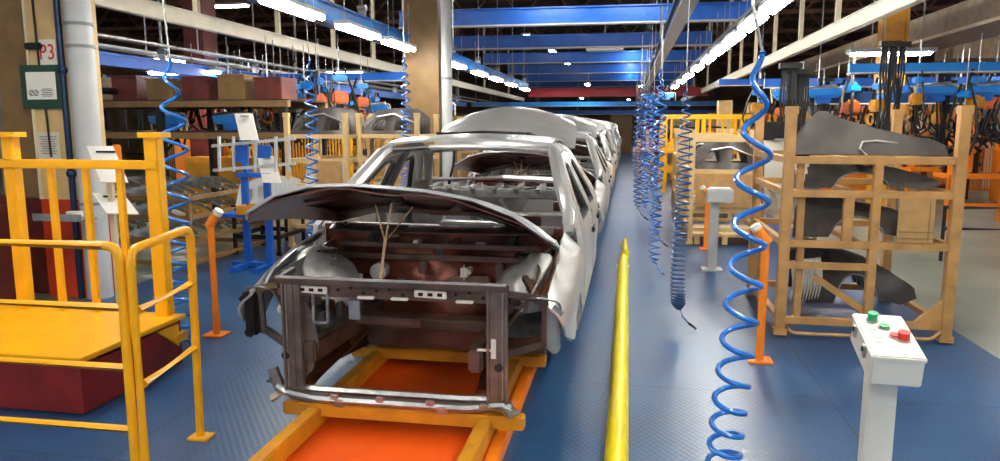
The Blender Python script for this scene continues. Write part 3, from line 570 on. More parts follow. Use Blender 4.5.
# ------------------------------------------------------------------ yellow work platform
t = thing('work_platform', 'yellow decked work platform with dark red sides and barred railing', 'platform', (-4.0,3.93,0))
MB().box((0,0,.335), (2.0,1.0,.03), bev=.004).build('deck', YEL, t)
MB().box((0,0,.165), (1.94,.94,.31)).build('plinth', RED, t)
MB().prism([(.95,-.35,.30),(.95,.42,.30),(.95,.42,.14),(.95,.2,.30)], (.04,0,0)).build('gusset', YEL, t)
def ypost(x, y, z0=.0, w=.10, n='post'):
    p = MB().box((x,y,(1.58+z0)/2), (w,.08,1.58-z0), bev=.006).build(n, YEL, t); MB().box((x+.01,y,1.585), (w*1.7,.11,.035)).build('cap_plate', YEL, p)
ypost(.88, .44); ypost(-.22, .44, .35, .085); ypost(-1.0, .44, .35)
MB().box((-.05,.42,1.385), (1.95,.05,.06), bev=.005).build('top_rail', YEL, t)
for x in (.62,.36,.09): MB().box((x,.43,.86), (.045,.035,1.03), bev=.003).build('baluster', YEL, t)
for x in (-.5,-.75): MB().box((x,.43,.86), (.045,.035,1.03), bev=.003).build('baluster', YEL, t)
MB().box((.95,.44,.20), (.10,.12,.06)).build('foot_bracket', YEL, t)
# ------------------------------------------------------------------ column P3 with its signs and pipes
RCL = mat('column_red_paint', (.66,.05,.012), .5, var=.3, scale=3)
t = thing('building_column', 'cream steel column with red foot carrying the P3 marking', 'column', (-5.30,6.2,0))
MB().box((0,0,4.0), (.42,.40,6.1)).build('cream_shaft', CRM, t); MB().box((0,0,.475), (.43,.41,.95)).build('red_foot', RCL, t)
MB().box((-.20,-.21,4.0), (.02,.03,6.1)).build('edge_flange', CRM2, t)
b = MB(); b.box((.0,-.205,2.31), (.19,.012,.24)); pt = b.build('number_patch', OFF, t)
text('P3', 'P3', .20, REDI, pt, Matrix.Translation((.0,-.214,2.31)) @ Matrix.Rotation(PI/2,4,'X') @ Matrix.Diagonal((.85,1,1,1)))
t2 = thing('building_column', 'brown plated column standing beside the P3 column', 'column', (-5.72,6.3,0))
MB().box((0,0,4.0), (.42,.42,6.1)).build('brown_shaft', BRN, t2); MB().box((0,0,.475), (.43,.43,.95)).build('red_foot', MAR, t2); MB().box((-.3,.05,3.5), (.2,.3,7)).build('grey_side', mat('stone_grey',(.25,.22,.17),.8,var=.4,scale=4), t2)
tb = thing('notice_board', 'dark green framed notice board under the P3 marking', 'notice board', (-5.37,5.975,2.0))
MB().box((0,0,0), (.44,.02,.40), bev=.004).build('backing', GRB, tb)
pp = MB().box((0,-.013,.01), (.31,.004,.25)).build('white_sheet', WHT, tb)
b = MB()
for i in range(9):
    for j in range(5):
        if (i*3+j*5) % 4: b.box((-.13+.012*i,-.016,-.03-.012*j), (.009,.002,.008))
b.build('dark_stamp_print', INK, pp)
b = MB(); [b.box((.06,-.016,-.02-.016*j), (.13 if j % 2 else .10,.002,.006)) for j in range(5)]; b.build('printed_lines', INK, pp)
tp = thing('notice_sheet', 'sheet of typed paper stuck low on the P3 column', 'notice', (-5.37,5.99,1.45))
MB().box((0,0,0), (.24,.004,.27)).build('sheet', mat('grey_paper',(.66,.62,.52),.7,var=.06), tp); b = MB(); [b.box((0,-.004,.09-.022*j), (.18-.02*(j%3),.002,.006)) for j in range(8)]; b.build('printed_lines', INK, tp)
tc = thing('cable_conduit', 'thin black cable running down the P3 column face', 'cable', (-5.30,5.985,1.35))
MB().tube([(-.13,0,4.5),(-.10,0,1.3),(-.08,-.01,.75),(-.06,0,.35),(-.05,0,0)], .011, 6).build('cable', BLK, tc, True); MB().box((-.12,-.02,1.02), (.16,.05,.06), bev=.01).build('clamp', BKM, tc)
td = thing('downpipe', 'fat pale grey drain pipe beside the P3 column', 'pipe', (-5.0,6.05,0))
MB().cyl((0,0,0),(0,0,7), .115, n=24).build('pipe', GRY, td, True)
for z in (.9,2.35,2.55,3.6): MB().cyl((0,0,z),(0,0,z+.03), .124, n=24).build('collar', GRD, td, True)
te = thing('conduit_pipe', 'narrow blue conduit between the column and the drain pipe', 'pipe', (-5.14,5.97,0))
MB().cyl((0,0,0),(0,0,7), .028, n=12).build('pipe', BLD, te, True)
for z in (1.2,2.15,3.0): MB().sphere((0,0,z), .045).build('coupling', BLD, te, True)
# paper stand
t = thing('document_stand', 'slim stand holding two tilted cream document boards', 'document stand', (-4.28,5.4,0))
MB().box((0,0,.6), (.045,.04,1.2)).build('post', CRM2, t); MB().box((0,0,.01), (.3,.3,.02)).build('base', CRM2, t)
for z, x, w, h, sx in ((1.33,-.0,.25,.34,.75),(1.0,.05,.30,.24,1.15)):
    a = R(-32) if z > 1.2 else R(-52)
    b = MB().sheet([(-w/2,-h/2),(w/2,-h/2),(w/2,h/2),(-w/2,h/2)], [], .2, lambda u, v: Vector((x+u-v*sx, -.03-v*math.sin(a), z+v*math.cos(a))), .012); bd = b.build('tilted_board', WHT, t)
    MB().box((x-.04,-.03+(h*.34)*-math.sin(a)-.012,z+h*.34*math.cos(a)), (w*.7,.012,.015)).build('clip', BKM, bd)
t = thing('wall_shelf', 'small steel shelf tray fixed low on the red column foot', 'shelf', (-5.05,5.75,.80)); MB().box((0,0,0), (.5,.2,.02)).box((0,-.1,.03), (.5,.01,.05)).build('tray', STL, t); MB().cyl((.1,0,.02),(.1,0,.07), .07, n=16).build('dish', OFF, t, True)
# dark red machine behind the railing
t = thing('hydraulic_cabinet', 'dark red machine cabinet with small lamps behind the platform railing', 'machine', (-6.15,5.6,0))
MB().box((0,0,.5), (.9,.5,1.0), bev=.01).build('cabinet', MAR, t); b = MB().box((.1,-.26,.72), (.5,.02,.2)).build('panel', GRD, t)
for x in (.22,.29): MB().cyl((x,-.27,.74),(x,-.285,.74), .018, n=12).build('red_lamp', REDB, b, True)
MB().box((.2,-.26,.35), (.3,.03,.22)).build('terminal_box', OCH, t)
# ------------------------------------------------------------------ blue fixture stand
t = thing('fixture_stand', 'tall blue stand carrying a grey grid frame behind the car body', 'stand', (-4.22,7.7,0))
for x in (-.14,.14): MB().box((x,0,.55), (.075,.06,1.1), bev=.005).build('post', BLU, t)
MB().box((0,-.03,.04), (.62,.10,.05)).box((-.14,-.12,.03), (.08,.5,.05)).box((.14,-.12,.03), (.08,.5,.05)).build('foot_frame', BLU, t)
MB().box((0,0,.62), (.75,.35,.04)).build('shelf', BLU, t)
b = MB(); [b.bar((-.10,-.02+.05*s,1.05),(-.16,.0,1.48), .05,.03) for s in (0,1)]; [b.bar((.10,-.02+.05*s,1.05),(.16,.0,1.42), .05,.03) for s in (0,1)]; b.box((0,0,1.08), (.42,.12,.05)); b.build('tilting_arm', BLU, t)
b = MB(); [b.bar((-.50,-.04,z-.05),(.52,-.04,z+.04), .03,.035) for z in (1.18,1.46)]; [b.bar((x,-.05,1.12),(x+.02,-.05,1.52), .025,.03) for x in (-.42,-.24,.03,.28,.44)]; b.build('grid_frame', GRY, t)
for x in (-.15,.13): MB().box((x,-.01,1.32), (.16,.03,.2), ry=.08).build('blue_plate', BLU, t)
t = thing('parts_crate', 'small wooden crate resting on the blue stand shelf', 'crate', (-4.12,7.58,.645))
b = MB(); [b.box((0,y,.05), (.44,.012,.10)) for y in (-.12,.12)]; [b.box((x,0,.05), (.012,.24,.10)) for x in (-.22,.22)]; b.box((0,0,.006), (.44,.24,.012)); b.build('box', OCH, t); MB().box((.02,-.128,.055), (.10,.004,.05)).build('paper_label', WHT, t)
for x, y, z, lb in ((-4.22,7.6,1.48,'blank cream board standing on top of the blue stand grid'),(-3.98,7.62,1.0,'blank cream board hanging under the blue stand grid')):
    t = thing('document_board', lb, 'board', (x,y,z)); MB().sheet([(-.11,0),(.11,0),(.11,.30),(-.11,.30)], [], .3, lambda u, v: Vector((u-v*.3,v*.2,v)), .01).build('board', WHT, t); MB().box((-.06,.03,.27), (.1,.02,.015)).build('clip', STL, t)
# ------------------------------------------------------------------ racks
def rack(name, label, x, y, w, d, h, levels, m, pw=.075, group=None, extra=None, cat='rack', rz=0.):
    """w,d = size; levels = heights of the beams round the frame"""
    t = thing(name, label, cat, (x,y,0), rz, group)
    for i in (0,1):
        for j in (0,1):
            p = MB().box((i*w,j*d,h/2+.04), (pw,pw,h-.04), bev=.004).build('post', m, t); MB().box((i*w,j*d,h), (pw*1.15,pw*1.15,.06)).build('post_cap', m, p); MB().box((i*w,j*d,.04), (pw*1.3,pw*1.3,.05)).build('foot', m, p)
    for z in levels:
        for j in (0,1): MB().box((w/2,j*d,z), (w-pw,.05,.055), bev=.003).build('beam', m, t)
        for i in (0,1): MB().box((i*w,d/2,z), (.05,d-pw,.05), bev=.003).build('side_beam', m, t)
    return t
RK = rack('parts_rack', 'large tan steel rack loaded with dark fender panels', 1.22, 5.83, 1.2, 1.35, 1.76, (1.385,1.13,.74,.13), TAN)
MB().box((.64,-.004,.745), (.06,.062,1.25), bev=.003).build('upright', TAN, RK)
MB().box((.10,.05,1.26), (.05,.05,.24)).build('upright', TAN, RK); MB().box((.45,0,.93), (.07,.045,.36)).build('upright', TAN, RK); MB().box((.12,.06,.93), (.05,.05,.36)).build('upright', TAN, RK); MB().box((.13,.04,.45), (.05,.05,.6)).build('upright', TAN, RK)
MB().box((.32,0,.57), (.60,.05,.05)).build('beam', TAN, RK)
b = MB(); b.bar((.24,.02,.48),(.62,.05,.22), .045,.05); b.build('brace', TAN, RK)
b = MB(); b.bar((.26,1.2,.60),(.60,1.3,.22), .045,.05); b.build('brace', TAN, RK)
b = MB(); b.tube(fillet([(.04,-.03,.10),(.08,-.04,.035),(1.1,-.04,.035),(1.16,-.03,.10)], .05), .014, 6); b.build('skid_tube', TAN, RK, True)
MB().prism([(1.16,-.02,.16),(1.16,-.02,.34),(.98,-.02,.16)], (0,.04,0)).build('corner_gusset', TAN, RK)
for z in (1.385,1.13,.74): MB().box((.6,.68,z-.02), (.06,1.3,.04)).build('carrier_bar', TAN, RK)
t = thing('card_sheet', 'tan card sheet clipped inside the top of the fender rack', 'panel', (2.14,5.80,.775)); MB().box((0,0,.165), (.25,.012,.33)).build('sheet', CRD, t); b = MB(); b.box((0,-.008,.03), (.24,.004,.006)).box((0,-.008,.08), (.24,.004,.006)).box((.09,-.008,.165), (.006,.004,.3)); b.build('crease_lines', BRN, t)
def fender_panel():
    t = thing('fender_panel', 'dark pressed fender panel', 'car panel', (0,0,0), 0, 'x')
    ar = [(.50+.20*math.cos(R(a)), .0+.20*math.sin(R(a))) for a in range(165, 10, -14)]
    ol = [(0,0),(.02,.22),(.10,.34),(.22,.36),(.5,.30),(.8,.23),(1.02,.12),(1.04,.05),(.9,.0)]+[(p[0],p[1]) for p in reversed(ar)]+[(.28,0)]
    MB().sheet(ol, [], .06, lambda u, v: Vector((u, .16*(v/.36)**2+.05*math.sin(u*3), v)), .008).build('skin', FND, t, True)
    MB().tube([(p[0],.16*(max(p[1],0)/.36)**2+.05*math.sin(p[0]*3)-.004,p[1]) for p in ar], .009, 6).build('arch_flange', GRD, t, True)
    return t
fp = fender_panel(); first = True
def place_f(x, y, z, sc, rz, label, group):
    global first
    if first: o = fp; first = False
    else: o = copy_tree(fp)
    o.location = (x,y,z); o.rotation_euler = (0,0,rz); o.scale = sc; tag(o, label, None, group)
tpp = None
for k in range(9):
    if tpp is None:
        tpp = thing('door_skin_panel', 'x', 'car panel'); MB().sheet([(0,0),(0,.10),(.10,.24),(.20,.32),(.26,.32),(.40,.25),(.66,.17),(1.06,.08),(1.08,0)], [], .06, lambda u, v: Vector((u,.5*v+.03*math.sin(u*4),v)), .008).build('skin', FND, tpp, True)
        MB().tube([(.52,-.02,.0),(.47,.0,.05),(.50,.05,.10),(.60,.06,.11),(1.0,.03,.06)], .008, 6).build('bright_bead', ZNC, tpp, True); o = tpp
    else: o = copy_tree(tpp)
    o.location = (1.29+.012*k, 5.98+.055*k, 1.42+.003*k); o.rotation_euler = (0,0,R(-2)); tag(o, 'dark peaked panel standing on the top level of the tan rack', None, 'panels on the top level of the tan rack')
for k in range(8): place_f(1.30+.012*k, 5.98+.06*k, 1.16, (1.02,1,.60), R(1), 'dark pressed fender on the second level of the tan rack', 'fenders on the second level of the tan rack')
for k in range(9): place_f(1.31+.012*k, 5.98+.055*k, .77, (1.0,1,.80), R(2), 'dark pressed fender on the third level of the tan rack', 'fenders on the third level of the tan rack')
for k in range(6): place_f(1.5, 6.25+.13*k, .17, (.85,1,1.2), R(4), 'dark pressed fender on the lowest level of the tan rack', 'fenders on the lowest level of the tan rack')
def fin():
    t = thing('hanging_trim_panel', 'x', 'car panel')
    ol = [(-.02,0),(-.022,-.16),(-.018,-.36),(-.008,-.50),(.0,-.56),(.008,-.44),(.016,-.28),(.022,-.12),(.02,0)]
    MB().sheet(ol, [], .04, lambda u, v: Vector((u, .05*math.sin(v*5), v)), .006).build('white_skin', OFF, t, True)
    MB().sheet([(-.04,0),(.04,0),(.045,.10),(.0,.15),(-.045,.10)], [], .05, lambda u, v: Vector((u, -.01+.05*v, v)), .01).build('black_head', BLK, t, True)
    return t
fn = fin(); ff = True
for nm, g, cnt, x, y, z, dx, dy, s in [('white pointed trim panel with black head hanging behind the tan rack','trim panels behind the tan rack',10,1.36,7.6,1.50,.026,.03,1.25),('white pointed trim panel hanging inside the tan rack corner','trim panels inside the tan rack',5,1.30,5.98,1.36,.028,.03,.42),('white pointed trim panel hanging low in the tan rack','trim panels low in the tan rack',10,1.32,6.0,.58,.028,.02,.62)]:
    for k in range(cnt):
        o = fn if ff else copy_tree(fn); ff = False
        o.location = (x+dx*k, y+dy*k, z); o.scale = (.6 if s < 1 else 1,1,s); o.rotation_euler = (0,0,R(20)); tag(o, nm, None, g)
t = thing('carry_bar', 'grey horizontal bar holding the white trim panels', 'bar', (1.40,7.6,1.0)); MB().bar((-.15,.0,.0),(.55,.1,.04), .04,.04).build('bar', GRD, t)
MB().bar((.0,.1,.50),(.45,.12,.50), .03,.03).build('top_bar', GRD, t)
for x in (-.02,.5): MB().box((x,.1,-.24), (.04,.04,1.52)).build('post', TAN, t)
# second rack with hood stampings and card
def hoodrack(x, y, lb, first=None):
    t = rack('parts_rack', lb, x, y, .95, 1.1, 1.55, (1.45,1.02,.50,.22), CRM, .07)
    return t
def inner_panel(lb, x, y, z, g=None):
    t = thing('stamped_panel', lb, 'car panel', (x,y,z), 0, g)
    MB().sheet([(0,0),(.82,0),(.80,.25),(.62,.38),(.2,.36),(.03,.2)], [[(.12,.08),(.36,.08),(.30,.26),(.14,.2)],[(.46,.08),(.70,.08),(.66,.22),(.5,.28)]], .06, lambda u, v: Vector((u,.3*v+.03*math.sin(u*9),v)), .012).build('skin', FND, t, True)
    MB().tube([(.05,-.01,.1),(.2,.04,.26),(.45,.06,.30),(.75,.03,.18)], .012, 6).build('bead', STL, t, True)
    return t
ipo = None
for x, y, w in ((.88,10.2,'nearest'),(.95,13.0,'second'),(1.05,15.6,'farthest')):
    t = hoodrack(x, y, 'cream steel rack with card front behind the grey pedestal, %s of its row' % w)
    MB().box((.42,-.04,.76), (.72,.02,.46), bev=.004).build('card_front', CRD, t)
    MB().box((.47,.5,.14), (.9,1.0,.04)).build('pallet_deck', CRM, t); [MB().box((.1+.37*k,-.02,.09), (.07,.06,.14)).build('block', CRM, t) for k in range(3)]
    for k in range(5):
        o = inner_panel('dark stamped inner panel leaning in the cream rack row', x+.06, y+.12+.16*k, 1.05, 'stamped panels in the cream racks') if ipo is None else copy_tree(ipo)
        ipo = ipo or o; o.location = (x+.06, y+.12+.16*k, 1.05)
# cream racks beyond the car
for x, y, w in ((-4.45,9.0,'nearest the blue stand'),(-3.6,9.4,'just behind the car windscreen'),(-4.6,12.5,'in the second row beyond the blue stand'),(-3.0,12.8,'next to the brown building column')):
    t = rack('parts_rack', 'pale cream slotted rack '+w, x, y, .82, 1.0, 1.78, (1.50,1.18,.85,.3), CRM, .065)
    MB().box((.58,-.02,1.02), (.36,.02,.32)).build('card_front', CRD, t); MB().box((.40,0,.7), (.06,.05,1.5)).build('upright', CRM, t)
    for k in range(4):
        o = copy_tree(ipo); o.location = (x+.0, y+.1+.18*k, 1.50); tag(o, 'dark stamped inner panel on top of a pale cream slotted rack', None, 'stamped panels on the slotted racks')
# left racks of silver strips
sp_ = None
for lv, (x0, y0, z0) in enumerate([(-6.72,7.5,.86),(-5.9,7.5,.86),(-6.72,7.5,.64),(-5.9,7.5,.64),(-6.72,7.5,.36),(-5.9,7.5,.36)]):
    for k in range(11):
        if sp_ is None:
            sp_ = thing('body_strip_panel', 'x', 'car panel'); 
            MB().sheet([(0,0),(.78,0),(.78,.03),(.5,.055),(.1,.045)], [], .06, lambda u, v: Vector((u,v*.15+.03*math.sin(u*4),v+.05*math.sin(u*3.6))), .008).build('skin', STL, sp_, True)
            MB().tube([(0,0,0),(.39,.05,.06),(.78,.03,.03)], .008, 5).build('flange', OFF, sp_, True); o = sp_
        else: o = copy_tree(sp_)
        o.location = (x0+.02*(k%4), y0+.145*k, z0+.004*k); o.rotation_euler = (0,R(8-3*(k%3)),R(-12)); tag(o, 'thin silver edged body strip nested on the low rack', None, 'silver strips on the low rack')
t = rack('low_rack', 'low dark rack holding rows of silver body strips', -6.8, 7.4, 1.9, 1.7, .85, (.82,.60,.32,.07), BRN, .05)
for x, y, n in ((-4.9,8.4,7),(-5.4,11.5,6)):
    for k in range(n):
        if (x, k) == (-4.9, 0):
            dp = thing('white_panel', 'x', 'car panel'); MB().sheet([(0,0),(.5,.02),(.48,.30),(.30,.36),(.05,.28)], [[(.1,.08),(.22,.08),(.22,.22),(.12,.22)],[(.28,.1),(.4,.1),(.38,.24),(.28,.26)]], .06, lambda u, v: Vector((u,.2*v+.02*math.sin(u*9),v)), .01).build('skin', GRY, dp, True); MB().tube([(0,0,0),(.25,-.01,.0),(.5,0,.02)], .01, 5).build('flange', STL, dp, True); o = dp
        else: o = copy_tree(dp)
        o.location = (x+.02*k, y+.09*k, .62 if n == 7 else .7); o.rotation_euler = (0,0,R(12)); tag(o, 'pale pressed panel stacked beside the blue stand' if n == 7 else 'pale pressed panel stacked on the far bench', None, 'pale panels by the stand' if n == 7 else 'pale panels on the far bench')
for x, y, lb in ((-4.9,8.35,'dark steel trolley under the pale pressed panels'),(-5.4,11.4,'dark steel bench under the far pale panels')):
    rack('parts_trolley', lb, x, y, .6, .7, .62, (.58,.25), BKM, .04, cat='trolley')
t = thing('transfer_frame', 'yellow transfer frame standing beyond the cream rack row', 'frame', (.9,18.2,0))
for x in (0,.9,1.8,2.7):
    for y in (0,1.6): MB().box((x,y,.95), (.10,.10,1.9)).build('post', YEL, t)
for z in (.55,1.15,1.85):
    for y in (0,1.6): MB().box((1.35,y,z), (2.8,.08,.10)).build('beam', YEL, t)
for k in range(9): MB().box((.15+.3*k,0,1.5), (.05,.04,.6)).build('slat', YEL, t)
for k in range(4): MB().box((.45+.6*k,.5,1.35), (.3,.3,.3), bev=.02).build('drive_box', ORG if k % 2 else YEL, t)
# black guard rail by the rack
t = thing('guard_rail', 'black tube guard rail beyond the tan fender rack', 'guard rail', (3.82,9.5,0))
for z in (.66,.40): MB().tube([(0,0,z),(1.6,.1,z)], .022, 8).build('rail', BLK, t, True)
for x in (0,.8,1.6): MB().tube([(x,.06*x,0),(x,.06*x,.68)], .022, 8).build('post', BLK, t, True)
# ------------------------------------------------------------------ weld guns and the bays behind
def gun_proto(body):
    t = thing('weld_gun', 'x', 'weld gun')                          # origin at the top of its hanger
    MB().box((0,0,-.05), (.26,.12,.10), bev=.02).build('balancer', BLL, t); 
    MB().tube([(0,0,.6),(0,0,0),(0,0,-.30)], .008, 5).build('hanging_wire', STL, t)
    MB().box((0,0,-.36), (.26,.17,.19), bev=.03).build('transformer', body, t)
    b = MB(); b.bar((.02,0,-.42),(.10,0,-.80), .05,.05,.008); b.bar((.10,0,-.80),(.26,0,-.86), .035,.04); b.bar((-.03,0,-.42),(-.10,0,-.72), .045,.05,.008); b.bar((-.10,0,-.72),(.20,0,-.98), .03,.035); b.tube([(.26,0,-.86),(.30,0,-.93)], .012, 6); b.build('gun_arms', BKM, t)
    b = MB(); b.tube([(-.08,.02,.1),(-.20,.03,-.2),(-.30,.05,-.6),(-.18,.03,-.92),(-.02,.02,-.66)], .022, 6); b.tube([(.05,.04,.1),(.16,.05,-.25),(.22,.06,-.55),(.10,.04,-.62)], .018, 6); b.build('cable_loop', BLK, t, True)
    b = MB(); b.tube([(-.05+.09*math.cos(R(a)),-.06,-.58+.09*math.sin(R(a))) for a in range(0,360,36)], .018, 5, True); b.build('handle_ring', body, t, True)
    return t
yg = gun_proto(OCH); og = gun_proto(mat('rust_orange_paint', (.62,.12,.02), .45, var=.3)); gg = gun_proto(GRD)
guns = [(yg,'yellow'),(og,'orange'),(gg,'grey')]; used = set()
def gun(k, x, y, z, rz, place, s=1.):
    p, n = guns[k]; o = p if k not in used else copy_tree(p); used.add(k)
    o.location = (x,y,z); o.rotation_euler = (0,0,rz); o.scale = (s,s,s)
    tag(o, '%s spot weld gun hanging on dark cables %s' % (n, place), None, '%s weld guns %s' % (n, place))
rnd = random.Random(3)
for i in range(78):
    y = 11.6+rnd.random()*7; x = 2.6+rnd.random()*(.70*y-3.2)
    gun(rnd.choice((0,0,1,1,2)), x, y, 2.15+rnd.random()*.25, rnd.random()*6, 'in the bay behind the tan rack', .9+rnd.random()*.25)
for i in range(52):
    y = 10.5+rnd.random()*8; x = -.62*y-.7+rnd.random()*(.42*y-1.5)
    gun(rnd.choice((0,1,2,2)), x, y, 2.2+rnd.random()*.3, rnd.random()*6, 'beyond the low strip rack', .9+rnd.random()*.25)
def proto_cables():
    t = thing('cable_bundle', 'x', 'cables')
    for k in range(6): MB().tube([(-.08+.03*k,.02*(k%3),0),(-.09+.035*k,.02,-.5),(-.06+.03*k+.04*math.sin(k),.02,-1.0),(-.07+.03*k,.01,-1.5-.05*k)], .014, 6).build('cable', BLK if k % 3 else BKM, t, True)
    MB().box((0,0,.0), (.25,.1,.08)).build('clamp', BKM, t)
    return t
cb = proto_cables(); cu = False
for x, y, z, s, wh in [(1.9,9.3,2.35,.8,'by the second cream rack'),(2.05,9.6,2.3,.8,'by the second cream rack'),(3.35,10.4,2.7,.8,'above the rear post of the tan rack'),(3.5,10.5,2.7,.75,'above the rear post of the tan rack')] + [(2.5+.75*k,11.3+(k*37%5)*.9,2.4,.7,'among the weld guns behind the tan rack') for k in range(14)] + [(-5.2-.8*k,11.5+(k*37%5)*.8,2.5,.75,'between the weld guns beyond the silver strips') for k in range(9)]:
    o = copy_tree(cb) if cu else cb; cu = True
    o.location = (x,y,z); o.scale = (1,1,s); tag(o, 'bundle of dark hanging cables '+wh, None, 'cable bundles '+wh)
def jig(col):
    t = thing('welding_jig', 'x', 'welding jig')
    for x in (-.4,.4): MB().box((x,0,.5), (.09,.09,1.0)).build('leg', col, t)
    MB().box((0,0,.72), (1.1,.5,.07)).box((0,0,.25), (.9,.08,.07)).build('table', col, t)
    for k in range(5): MB().box((-.42+.21*k,(-1)**k*.12,.95+.05*(k%2)), (.07,.07,.42)).cyl((-.42+.21*k,(-1)**k*.12-.1,1.1),(-.42+.21*k,(-1)**k*.12+.1,1.15), .035).build('clamp', col if k % 2 else BKM, t)
    MB().tube([(-.5,.1,.8),(-.2,.15,1.3),(.3,.1,1.25),(.5,.0,.9)], .03, 6).build('work_hose', BLK, t, True)
    return t
occ = [(-3.45,12.2),(2.75,22),(3.9,24),(-6.9,11.6),(-9.6,11.4),(-5.2,12.4),(6.3,11.6),(7.9,12.6),(-5.1,11.8),(-4.2,12.9),(-2.6,13.2),(4.4,13.6),(-7.5,12),(7.9,16),(5.1,17.8),(8.6,17.4),(-8,17.5),(-10.6,16.8),(3.82,9.5),(4.62,9.6),(5.42,9.6)]
def free(x, y, r=1.25):
    if any(math.dist((x,y), q) < r for q in occ) or abs(y-18.5) < .6: return False
    occ.append((x,y)); return True
js = [(jig(YEL),'yellow'),(jig(ORG),'orange'),(jig(MAR),'maroon')]; ju = set()
def putj(k, x, y, rz, s, wh):
    p, n = js[k]; o = p if k not in ju else copy_tree(p); ju.add(k); o.location = (x,y,0); o.rotation_euler = (0,0,rz); o.scale = (s,s,s)
    tag(o, '%s welding jig with clamps %s' % (n, wh), None, '%s jigs %s' % (n, wh))
for x, y in ((.85,22.5),(1.6,21.5),(2.3,20.8),(1.3,24)): putj(0, x, y, 0, 1.25, 'beyond the row of cream racks')
for i in range(60):
    y = 12.8+rnd.random()*5.2; x = 3.0+rnd.random()*(.62*y-2.6)
    if free(x, y): putj(rnd.choice((1,1,0,2)), x, y, rnd.random()*.6-.3, 1.1, 'on the floor behind the tan rack')
for i in range(44):
    y = 11.3+rnd.random()*6.8; x = -.62*y-.2+rnd.random()*(.36*y-1.5)
    if free(x, y): putj(rnd.choice((0,1,2,2)), x, y, rnd.random()*.6-.3, 1.0, 'on the floor beyond the silver strips')
# control cabinets
cabp = None; rnd2 = random.Random(5)
for i, (x, y, h, m) in enumerate([(-6.9,11.6,1.1,OCH),(-9.6,11.4,1.3,ORG),(-6.3,13.2,1.0,CRM),(6.3,11.6,1.1,ORG),(7.9,12.6,1.2,OCH),(4.6,19.5,2.0,CRM),(6.2,19.8,2.1,GRY),(7.8,19.6,2.0,CRM),(9.6,20,2.2,CRM2),(11.6,19.7,2,BRN),(13.5,19.5,2.1,GRY),(3.0,22.5,2.0,BRN),(-7,20,2,CRM),(-9,19.8,2.1,BRN),(-11,20,2,GRY),(-13,20,2.1,CRM),(-5,21,1.9,BRN),(5.1,17.8,1.5,ORG),(8.6,17.4,1.4,ORG),(-8.0,17.5,1.5,MAR),(-10.6,16.8,1.4,ORG),(-1.9,42,2,MAR),(-.4,44,2.2,BRN),(1.2,43,2,RED),(2.9,41,2.2,CRM),(-3.6,43,2,CRM),(4.4,36,2,OCH),(-5.8,36,2,BRN)]):
    cname = {id(CRM):'cream',id(GRY):'grey',id(CRM2):'pale cream',id(BRN):'brown',id(ORG):'orange',id(MAR):'maroon',id(RED):'red',id(OCH):'ochre'}[id(m)]
    wh = 'behind the tan rack bay' if 2.5 < x and y < 30 else ('beyond the silver strip bay' if y < 30 else 'at the far end of the hall')
    t = thing('control_cabinet', '%s control cabinet standing %s' % (cname, wh), 'cabinet', (x,y,0), 0, '%s cabinets %s' % (cname, wh))
    MB().box((0,0,h/2), (1.3,.5,h), bev=.02).build('body', m, t)
    for s in (-1,1):
        d = MB().box((s*.32,-.26,h/2), (.6,.02,h*.9), bev=.006).build('door', m, t); MB().box((s*.08,-.28,h*.55), (.025,.02,.14)).build('handle', BKM, d)
# slatted guard fences behind the bays
for x, y, w, m, lb in [(3.0,18.6,3.2,OCH,'ochre slatted guard fence behind the orange jigs'),(6.6,18.6,3.6,ORG,'orange slatted guard fence behind the weld guns'),(10.6,18.4,3.4,OCH,'ochre slatted guard fence at the outer end of the weld bay'),(-8.8,18.4,3.6,OCH,'ochre slatted guard fence beyond the silver strips'),(-13,18.4,3.6,MAR,'maroon slatted guard fence at the outer end of the strip bay'),(-6.9,12.6,1.9,YEL,'yellow slatted guard beyond the blue stand')]:
    t = thing('guard_fence', lb, 'fence', (x,y,0)); b = MB(); [b.box((.06*k,0,.8), (.022,.02,1.3)) for k in range(int(w/.06))]; b.build('slats', m, t)
    for z in (.15,1.45): MB().box((w/2,0,z), (w,.04,.05)).build('rail', m, t)
    for xx in (0,w): MB().box((xx,0,.78), (.07,.07,1.56)).build('post', m, t)
# building columns
RCL2 = RCL
for x, y, w, m, foot, lb in [(-3.45,12.2,.60,BRN,None,'broad brown building column behind the car roof'),(2.75,22,.38,CRM,RCL2,'cream column with red foot beyond the orange post'),(3.9,24,.4,CRM,RCL2,'farther cream column with red foot beyond the cream racks'),(4.4,13.6,.35,OCH,None,'ochre column among the weld guns'),(-7.5,12,.4,MAR,None,'maroon column in the silver strip bay'),(7.9,16,.4,CRM,None,'cream column deep in the weld gun bay')]:
    t = thing('building_column', lb, 'column', (x,y,0)); H_ = 2.35 if foot else 7; MB().box((0,0,H_/2), (w,.4,H_)).build('shaft', m, t)
    if foot: MB().box((0,0,.7), (w+.02,.42,1.4)).build('red_foot', foot, t)
    else: MB().box((0,0,.02), (w+.15,.55,.04)).build('base_plate', m, t)
    MB().box((w/2-.02,-.22,H_/2), (.04,.04,H_)).build('edge_flange', CRM2 if m is CRM else m, t)
t = thing('downpipe', 'grey drain pipe on the broad brown building column', 'pipe', (-3.02,12.0,0)); MB().cyl((0,0,0),(0,0,7), .09, n=16).build('pipe', GRY, t, True); MB().cyl((0,0,2.4),(0,0,2.44), .1, n=16).build('collar', GRD, t, True)
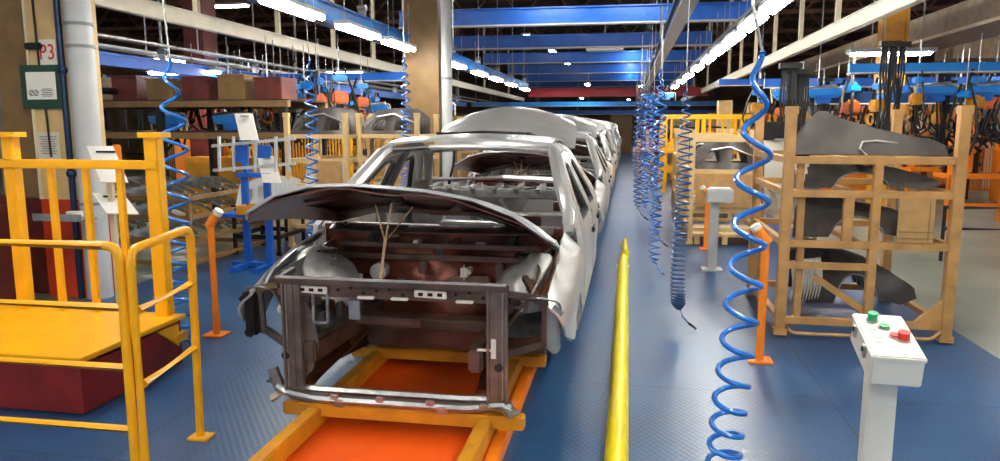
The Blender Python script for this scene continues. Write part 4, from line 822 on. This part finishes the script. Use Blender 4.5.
# mezzanine shelving with boxes, beyond the silver strips
t = thing('storage_mezzanine', 'dark steel mezzanine shelf over the strip racks', 'mezzanine', (-12.5,9.6,0))
for z in (1.5,1.95): MB().box((3.9,0,z), (7.8,.10,.09)).box((3.9,1.3,z), (7.8,.1,.09)).build('beam', BRN, t); MB().box((3.9,.65,z+.05), (7.8,1.3,.02)).build('shelf_deck', BKM, t)
for k in range(5): MB().box((k*1.93,0,1.0), (.09,.09,2.0)).build('post', BKM, t); MB().box((k*1.93,1.3,1.0), (.09,.09,2.0)).build('post', BKM, t)
bp = None
for k in range(13):
    m = (MAR, BRN, MAR, BRN)[k % 4]
    nm = ('maroon','brown','maroon','brown')[k % 4]
    t = thing('storage_box', '%s storage box on the top deck of the mezzanine' % nm, 'box', (-12.1+.58*k,10.1,2.01), 0, '%s boxes on the mezzanine' % nm)
    MB().box((0,0,.15), (.42,.5,.30+.05*(k%3)), bev=.01).build('body', m, t); MB().box((0,0,.31+.025*(k%3)), (.44,.52,.03)).build('lid', m, t)
hm = None
for x, y, z in [(-6.8,9.9,1.57),(-5.75,9.9,1.57),(-8.2,9.9,1.57),(-9.6,9.9,1.57),(3.1,12.6,2.0),(4.55,12.0,2.0),(5.2,12.0,2.0),(7.2,12,2.0),(2.7,13.2,2.02),(-3.9,15,1.85),(-4.5,15.4,1.8),(-5.4,15.2,1.85),(9.4,12.2,2.05),(.75,27,2.5),(1.3,26,2.5)]:
    wh = 'on the mezzanine lower deck' if z == 1.57 else ('above the weld gun bay' if x > 2 else ('over the far coil hoses' if x > 0 else 'beyond the cream slotted racks'))
    if hm is None:
        hm = thing('hoist_motor', 'x', 'hoist'); MB().box((0,0,.16), (.52,.24,.13), bev=.03).build('motor_housing', BLL, hm, True)
        MB().cyl((-.30,0,.20),(.2,0,.26), .045).build('drum', STL, hm, True); MB().box((0,0,.06), (.22,.2,.12), bev=.02).build('gearbox', BLU, hm); MB().tube(fillet([(-.27,0,.0),(-.3,0,.25),(.3,0,.25),(.3,0,0)], .05), .015, 6).build('cradle', CRM2, hm, True); MB().tube([(0,0,.3),(0,0,.55)], .01, 5).build('hanging_wire', STL, hm); o = hm
    else: o = copy_tree(hm)
    o.location = (x,y,z); tag(o, 'bright blue hoist motor '+wh, None, 'hoist motors '+wh)
# ------------------------------------------------------------------ world and view
w = bpy.data.worlds.new('ambient_fill'); bpy.context.scene.world = w; w.use_nodes = True  # even fill light added from the open side behind the camera
bg = w.node_tree.nodes['Background']; bg.inputs[0].default_value = (.86,.93,1,1); bg.inputs[1].default_value = .36
vs = bpy.context.scene.view_settings; vs.view_transform = 'Standard'; vs.look = 'None'; vs.gamma = 1; vs.exposure = .68; vs.use_curve_mapping = False
